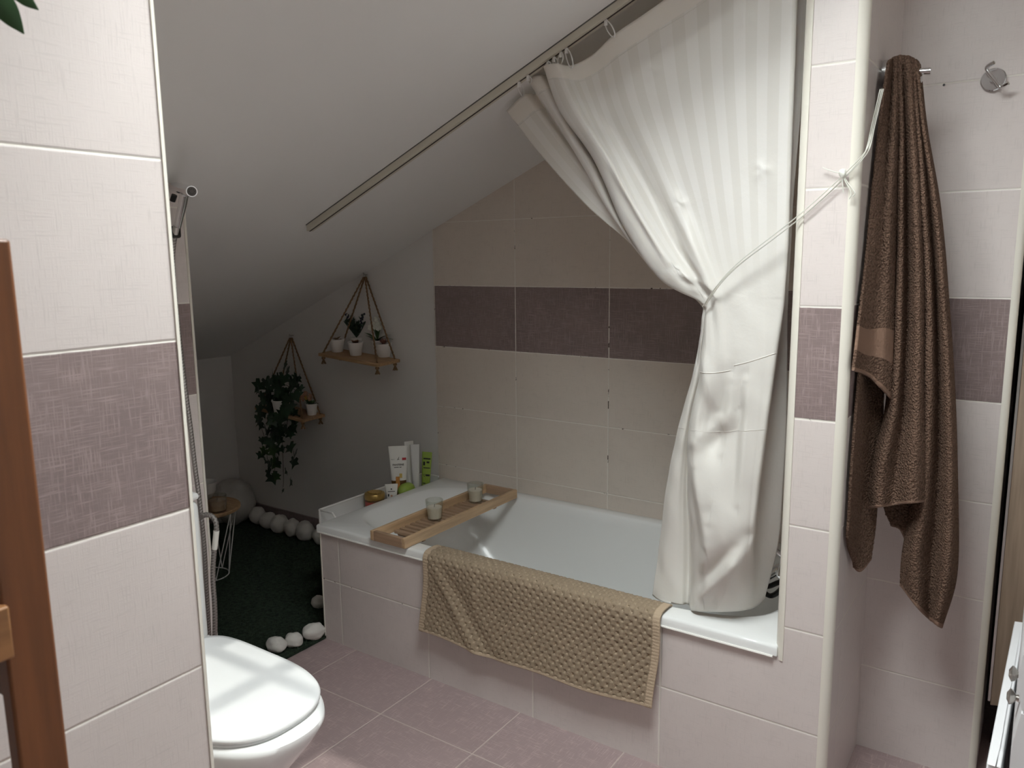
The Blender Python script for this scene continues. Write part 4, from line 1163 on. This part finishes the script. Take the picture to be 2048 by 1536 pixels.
# ------------------------------------------------------------------ towel and hooks in the niche
M['plate'] = mat('bright_steel', (.72, .72, .72), .22, 1)
hk = thing('towel_hook', 'chrome towel hook on the pillar side holding the brown towel', 'hook', (1.714, .195, 1.741))
w = MB(); w.tube([(1.714, .190, 1.741), (1.727, .190, 1.741), (1.729, .190, 1.741)], [.030, .030, .028], 32); w.build('wall_plate', M['plate'], hk, angle=30)
w = MB(); w.tube([(1.722, .195, 1.741), (1.79, .195, 1.738), (1.806, .195, 1.737)], [.007, .007, .007], 14); w.build('bar', M['chrome'], hk)
w = MB(); e_ = aty(1844, 163, .195); w.tube([(e_[0] - .012, .195, e_[2]), (e_[0], .195, e_[2])], .0115, 18); w.build('end_cap', M['chrome'], hk, bevel=.002)

hk2 = thing('robe_hook', 'chrome double robe hook on the tiled niche wall', 'hook', tuple(aty(1987, 160, .389)))
c_ = aty(1987, 160, .389)
w = MB(); w.tube([c_ + np.array([0, 0, 0]), c_ + np.array([0, -.008, 0]), c_ + np.array([0, -.010, 0])], [.0255, .0255, .0235], 40); w.build('wall_plate', M['chrome'], hk2, angle=30)
w = MB(); w.tube([c_ + np.array([0, -.010, 0]), c_ + np.array([0, -.026, 0])], .008, 20); w.build('stem', M['chrome'], hk2)
yb = .389 - .030
w = MB(); pts = [aty(1988, 125, yb - .012), aty(1979, 130, yb - .006), aty(1973, 136, yb), aty(1978, 146, yb), aty(1991, 162, yb), aty(2001, 174, yb), aty(2006, 172, yb - .006), aty(2017, 166, yb - .012)]
w.tube(cr(pts, 48), .0042, 12); w.build('double_prong', M['chrome'], hk2)
w = MB(); q = aty(1888, 170, .3895); w.tube([q, q + np.array([0, -.0008, 0])], .0028, 10); struct(w.build('trim_7', M['ink']))  # flat black dot standing in for a small hole in the niche wall

def tcol(pts):
    out = []
    for u, v, y in pts:
        p = aty(u, v, y)
        lim = 1.731 if v < 200 else 1.723
        if p[0] < lim: p = atx(u, v, lim)
        out.append(p)
    return out
twl = thing('bath_towel', 'brown terry bath towel hanging from the hook beside the pillar', 'towel', (1.78, .2, 1.10))
strips = {
 'D': [[(1778,128,.21),(1752,330,.22),(1732,550,.20),(1718,740,.17),(1706,880,.15),(1697,1020,.14),(1694,1085,.14),(1708,1132,.14)],
       [(1786,124,.205),(1768,330,.20),(1748,550,.18),(1737,740,.16),(1729,880,.14),(1720,1020,.13),(1717,1085,.13),(1721,1141,.13)],
       [(1796,122,.20),(1792,330,.22),(1778,550,.21),(1768,740,.20),(1762,880,.19),(1753,1010,.18),(1748,1070,.18),(1741,1118,.17)]],
 'E': [[(1790,300,.22),(1788,600,.215),(1776,900,.20),(1770,990,.20),(1768,1018,.20),(1782,1050,.20)],
       [(1805,300,.23),(1806,600,.225),(1800,900,.21),(1795,1000,.21),(1796,1035,.205),(1800,1058,.205)],
       [(1835,300,.24),(1838,600,.235),(1834,900,.22),(1828,1020,.215),(1822,1050,.21),(1814,1085,.21)]],
 'C': [[(1815,118,.195),(1824,250,.20),(1832,420,.205),(1836,600,.205),(1832,800,.20),(1822,1000,.195),(1805,1110,.19),(1801,1170,.19)],
       [(1822,116,.185),(1836,250,.18),(1848,420,.175),(1858,600,.17),(1858,800,.165),(1848,1000,.165),(1832,1120,.165),(1832,1210,.165)],
       [(1829,118,.185),(1843,250,.19),(1862,420,.195),(1872,600,.20),(1878,800,.195),(1874,1000,.19),(1862,1135,.19),(1858,1236,.19)],
       [(1834,122,.19),(1847,250,.18),(1872,420,.175),(1886,600,.17),(1897,800,.165),(1899,1000,.16),(1892,1145,.16),(1873,1248,.17)],
       [(1839,130,.20),(1852,250,.20),(1880,420,.20),(1896,600,.20),(1909,800,.20),(1914,1000,.195),(1912,1150,.19),(1883,1254,.18)]],
 'B': [[(1791,114,.19),(1796,250,.195),(1792,420,.195),(1786,600,.19),(1774,800,.17),(1751,900,.15),(1740,960,.145),(1735,1016,.145)],
       [(1797,111,.175),(1803,250,.17),(1802,420,.165),(1800,600,.16),(1790,800,.14),(1770,900,.13),(1760,960,.13),(1757,1012,.13)],
       [(1806,110,.175),(1812,250,.18),(1815,420,.185),(1816,600,.185),(1808,800,.16),(1798,900,.145),(1790,960,.14),(1786,1008,.14)],
       [(1816,112,.17),(1824,250,.165),(1832,420,.155),(1836,600,.15),(1834,800,.14),(1830,900,.13),(1826,960,.125),(1824,1004,.125)],
       [(1827,117,.185),(1837,250,.19),(1848,420,.19),(1854,600,.19),(1854,800,.18),(1858,900,.17),(1859,960,.165),(1856,1000,.16)]],
 'A': [[(1776,126,.20),(1767,190,.18),(1754,290,.14),(1744,390,.12),(1733,500,.10),(1722,600,.08),(1713,680,.07),(1706,739,.06)],
       [(1779,120,.18),(1773,190,.155),(1763,290,.12),(1754,390,.10),(1745,500,.085),(1737,600,.075),(1730,690,.065),(1724,745,.06)],
       [(1784,116,.175),(1781,190,.165),(1774,290,.145),(1768,390,.13),(1761,500,.12),(1753,600,.11),(1748,690,.10),(1744,757,.095)],
       [(1790,113,.17),(1790,190,.155),(1786,290,.135),(1780,390,.125),(1776,500,.12),(1772,600,.12),(1767,690,.115),(1763,775,.11)],
       [(1799,112,.185),(1802,190,.185),(1799,290,.18),(1795,390,.175),(1790,500,.165),(1788,600,.16),(1785,700,.15),(1782,796,.14)]],
}
M['towel_hem'] = mat('brown_towel_hem', (.20, .125, .088), .9, bump=.4, bscale=600)
tw = MB()
for key, cols_ in strips.items():
    nv = 300 if key in 'BCD' else 220; nu = 70
    cc_ = []
    for q, c_ in enumerate(cols_):     # deepen the pleats
        e = (-.012 if q % 2 else .012) if key in 'CB' else 0
        cc_.append(tcol([(u, v, y + e * min(1, max(0, (v - 150) / 120))) for u, v, y in c_]))
    g = surf(cc_, nu, nv)
    uvg = np.zeros((nv, nu, 2))
    hb = {'A': (.80, .90), 'D': (.62, .80)}.get(key)
    for i in range(nv):
        t_ = i / (nv - 1)
        for j in range(nu):
            p = g[i, j]
            g[i, j, 1] += noise.noise(Vector((p[0] * 30, p[2] * 8, p[1] * 8))) * .007 + noise.noise(Vector((p[0] * 260, p[1] * 260, p[2] * 260))) * .0016
            if g[i, j, 0] < 1.722: g[i, j, 0] = 1.722
            if t_ > 1 - .007 * 300 / nv * (1.2): uvg[i, j, 1] = 1
            if hb and hb[0] < t_ < hb[1] and key == 'A': uvg[i, j, 1] = 1
    tw.grid(g, uvg)
    hm = MB(); hm.tube([g[-1, j] for j in range(nu)], .0032, 7); hm.build('hem', M['towel_hem'], twl)
tob = tw.build('terry_cloth', M['towel'], twl, angle=180, weld=False)
sd = tob.modifiers.new('solid', 'SOLIDIFY'); sd.thickness = .006; sd.offset = 0
# ------------------------------------------------------------------ light wood folding door and white cabinet on the right
fd = thing('folding_door', 'light wood-grain folding door right of the tiled niche', 'door', (2.4, .45, .19))
xs_ = 2.016
zc_ = 2.30
for k in range(9):
    wd = .082; dy = .022
    y0 = .445 + (dy if k % 2 else 0); y1 = .445 + (0 if k % 2 else dy)
    x0 = xs_ + k * wd; x1 = x0 + wd - .004
    w = MB(); w.hexa([(x0, y0, .192 - .012 * (k > 0)), (x1, y1, .192 - .012 * (k > 0)), (x1, y1 + .012, .192 - .012 * (k > 0)), (x0, y0 + .012, .192 - .012 * (k > 0))], [(x0, y0, zc_ - .02), (x1, y1, zc_ - .02), (x1, y1 + .012, zc_ - .02), (x0, y0 + .012, zc_ - .02)])
    w.build('panel', M['foldwood'], fd, bevel=.002)
w = MB(); w.box((2.010, .45, .2), (2.0155, .47, zc_ - .02)); w.build('edge_strip', M['steel'], fd)
w = MB(); w.box((2.005, .44, zc_ - .018), (2.775, .48, zc_ + .02)); w.build('top_track', M['brown_metal'], fd)
w = MB(); w.box((2.035, .60, 0), (2.055, .62, .6)); w.box((2.075, .60, 0), (2.085, .615, .6)); w.box((2.02, .60, .0), (2.5, .62, .02))
w.build('lower_frame', M['brown_metal'], fd, bevel=.001)

cb = thing('white_cabinet', 'white cabinet with two metal knobs at the right edge', 'cabinet', (2.25, -.25, 0))
CX = 2.0665
w = MB(); w.box((CX + .02, -.50, .0), (2.45, .22, .80)); w.build('carcass', M['cabinet'], cb, bevel=.004)
for z0, z1, zk in ((.700, .790, None), (.605, .695, None), (.515, .600, None)):
    pass
zk1, zk2 = atx(2028, 1335, CX - .012), atx(2028, 1382, CX - .012)
def front(z0, z1, nm):
    w = MB(); seg = 10; ring0 = []; 
    for q in np.linspace(0, 1, seg + 1):
        ring0.append((CX + .008 * (1 - math.sin(PI * q)), z0 + (z1 - z0) * q))
    prof_ = ring0 + [(CX + .02, z1), (CX + .02, z0)]
    w.rings([[(x, y, z) for x, z in prof_] for y in (-.495, .215)]); return w.build(nm, M['cabinet'], cb, angle=50)
d1 = front(.685, .795, 'drawer'); d2 = front(.515, .680, 'drawer')
for z, par in ((.708, d1), (.670, d2)):
    yk = -.43
    w = MB(); w.tube([(CX + .004, yk, z), (CX + .000, yk, z), (CX - .004, yk, z), (CX - .008, yk, z), (CX - .0125, yk, z)], [.006, .0045, .010, .0125, .005], 16); w.build('knob', M['nickel'], par)
dr = MB(); A0 = Vector((2.0500, -.40, 0)); A1 = Vector((2.066, .21, 0)); d = (A1 - A0).normalized(); nrm = Vector((d.y, -d.x, 0))
def panelbox(mb, s0, s1, z0, z1, t0, t1):
    q = [A0 + d * s0 + nrm * t0, A0 + d * s1 + nrm * t0, A0 + d * s1 + nrm * t1, A0 + d * s0 + nrm * t1]
    mb.hexa([(p.x, p.y, z0) for p in q], [(p.x, p.y, z1) for p in q])
Ld = (A1 - A0).length
panelbox(dr, 0, Ld, .02, .530, -.014, 0)
for s0, s1, z0, z1 in ((0, .05, .02, .530), (Ld - .05, Ld, .02, .530), (.05, Ld - .05, .48, .530), (.05, Ld - .05, .02, .07)): panelbox(dr, s0, s1, z0, z1, 0, .006)
dr.build('door', M['cabinet'], cb, bevel=.002)

# ------------------------------------------------------------------ brown wooden ladder shelf at the left edge, plant on it
sh = thing('shelf_unit', 'red-brown wooden shelf unit against the left tiled wall', 'shelf unit', (1.19, -1.78, 0))
PT = 1.372
def post(x0, y0, x1, y1):
    w = MB(); w.box((x0, y0, 0), (x1, y1, PT)); w.build('post', M['dark_wood'], sh, bevel=.003)
PX1, PY1 = 1.300, -1.447
a_ = atx(22, 478, PX1); PY1 = float(a_[1]); PT = float(a_[2])
pw = .043
post(PX1 - .022, PY1 - pw, PX1, PY1); post(1.055, PY1 - pw, 1.077, PY1); post(PX1 - .022, -2.12, PX1, -2.12 + pw); post(1.055, -2.12, 1.077, -2.12 + pw)
for z in (1.02, .56, .15, 1.335):
    w = MB(); w.box((PX1 - .008, -2.12 + pw, z - .026), (PX1 + .008, PY1 - pw + .004, z + .024)); w.build('front_rail', M['dark_wood2'], sh, bevel=.002)
    w = MB(); w.box((1.059, -2.12 + pw, z - .021), (1.075, PY1 - pw, z + .021)); w.build('back_rail', M['dark_wood2'], sh, bevel=.002)
    for k in range(5):
        x0 = 1.082 + k * .040
        w = MB(); w.box((x0, -2.10, z + .0215), (x0 + .030, PY1 - pw - .006, z + .032)); w.build('slat', M['dark_wood2'], sh, bevel=.002)
w = MB(); w.box((1.077, PY1 - .030, .93), (PX1 - .022, PY1 - .012, .97)); w.build('side_rail', M['dark_wood'], sh, bevel=.002)

pl = thing('potted_plant', 'green leaf tips of a potted plant in the top left corner', 'potted plant', (1.18, -1.66, 1.368))
w = MB(); w.lathe([(.045, 0), (.05, .003), (.062, .10), (.065, .11), (.058, .11), (.055, .09)], (1.18, -1.66, 1.368), 32); w.build('pot', M['pot'], pl)
w = MB(); base = Vector((1.18, -1.66, 1.46))
def blade(tip, wd, lift):
    tip = V(tip); d_ = tip - base; P = []
    side = d_.cross(Vector((0, 0, 1))).normalized()
    for i in range(15):
        q = i / 14; c_ = base + d_ * q + Vector((0, 0, lift * 4 * q * (1 - q)))
        hw = wd * (math.sin(PI * (q * .80 + .20)) ** .8 if q < .985 else .02)
        P.append([c_ - side * hw, c_ - Vector((0, 0, hw * .25)), c_ + side * hw])
    w.grid(P)
def tipleaf(pts, hws):
    C_ = cr(np.array([base] + [atx(u, v, 1.2) for u, v in pts]), 40); H_ = np.interp(np.linspace(0, 1, 40), np.linspace(0, 1, len(hws)), hws)
    P = []
    for i in range(40):
        d_ = V(C_[min(i + 1, 39)] - C_[max(i - 1, 0)]).normalized(); sd_ = d_.cross(V(C_[i] - CAM)).normalized(); c_ = V(C_[i])
        P.append([c_ - sd_ * H_[i], c_ + d_.cross(sd_) * H_[i] * .25, c_ + sd_ * H_[i]])
    w.grid(P)
tipleaf([(-190, -60), (-60, -40), (0, 8), (28, 42), (48, 68)], [.002, .004, .012, .0135, .0075, .0005])
tipleaf([(-150, -110), (-40, -75), (20, -30), (55, 2), (77, 20)], [.002, .004, .010, .010, .006, .0005])
for k in range(12):
    a = PI * .75 + k * PI * 1.4 / 11; l = .20 + .05 * (k % 3)
    blade((1.18 + l * math.cos(a) * .5, -1.66 + l * math.sin(a), 1.46 + .05 + .05 * (k % 4)), .013, .08)
w.build('leaves', M['leaf_dark'], pl, angle=180)

# ------------------------------------------------------------------ light
wd = bpy.data.worlds.new('sky'); S.world = wd; wd.use_nodes = True
bg = wd.node_tree.nodes['Background']; bg.inputs[0].default_value = (.965, .985, 1.0, 1); bg.inputs[1].default_value = 59.0
al = bpy.data.lights.new('window_portal', 'AREA'); al.shape = 'RECTANGLE'; al.size = (WX1 - WX0) / math.cos(math.atan(SL)); al.size_y = WY1 - WY0
al.cycles.is_portal = True
ao = bpy.data.objects.new('window_portal', al); COL.objects.link(ao)
ao.location = (cx, (WY0 + WY1) / 2, cz(cx) + .10); ao.rotation_euler = (0, -math.atan(SL), 0)
sn = bpy.data.lights.new('sun', 'SUN'); sn.energy = 1.5; sn.angle = math.radians(.8); sn.color = (1, .96, .90)
so = bpy.data.objects.new('sun', sn); COL.objects.link(so)
so.rotation_euler = Vector((-1, .114, -2.106)).to_track_quat('-Z', 'Y').to_euler()

S.view_settings.view_transform = 'Standard'
S.view_settings.look = 'None'
S.view_settings.exposure = 0
S.view_settings.gamma = 1
S.view_settings.use_curve_mapping = False
S.cycles.max_bounces = 12; S.cycles.diffuse_bounces = 8; S.cycles.glossy_bounces = 5; S.cycles.transparent_max_bounces = 16
S.cycles.sample_clamp_indirect = 6
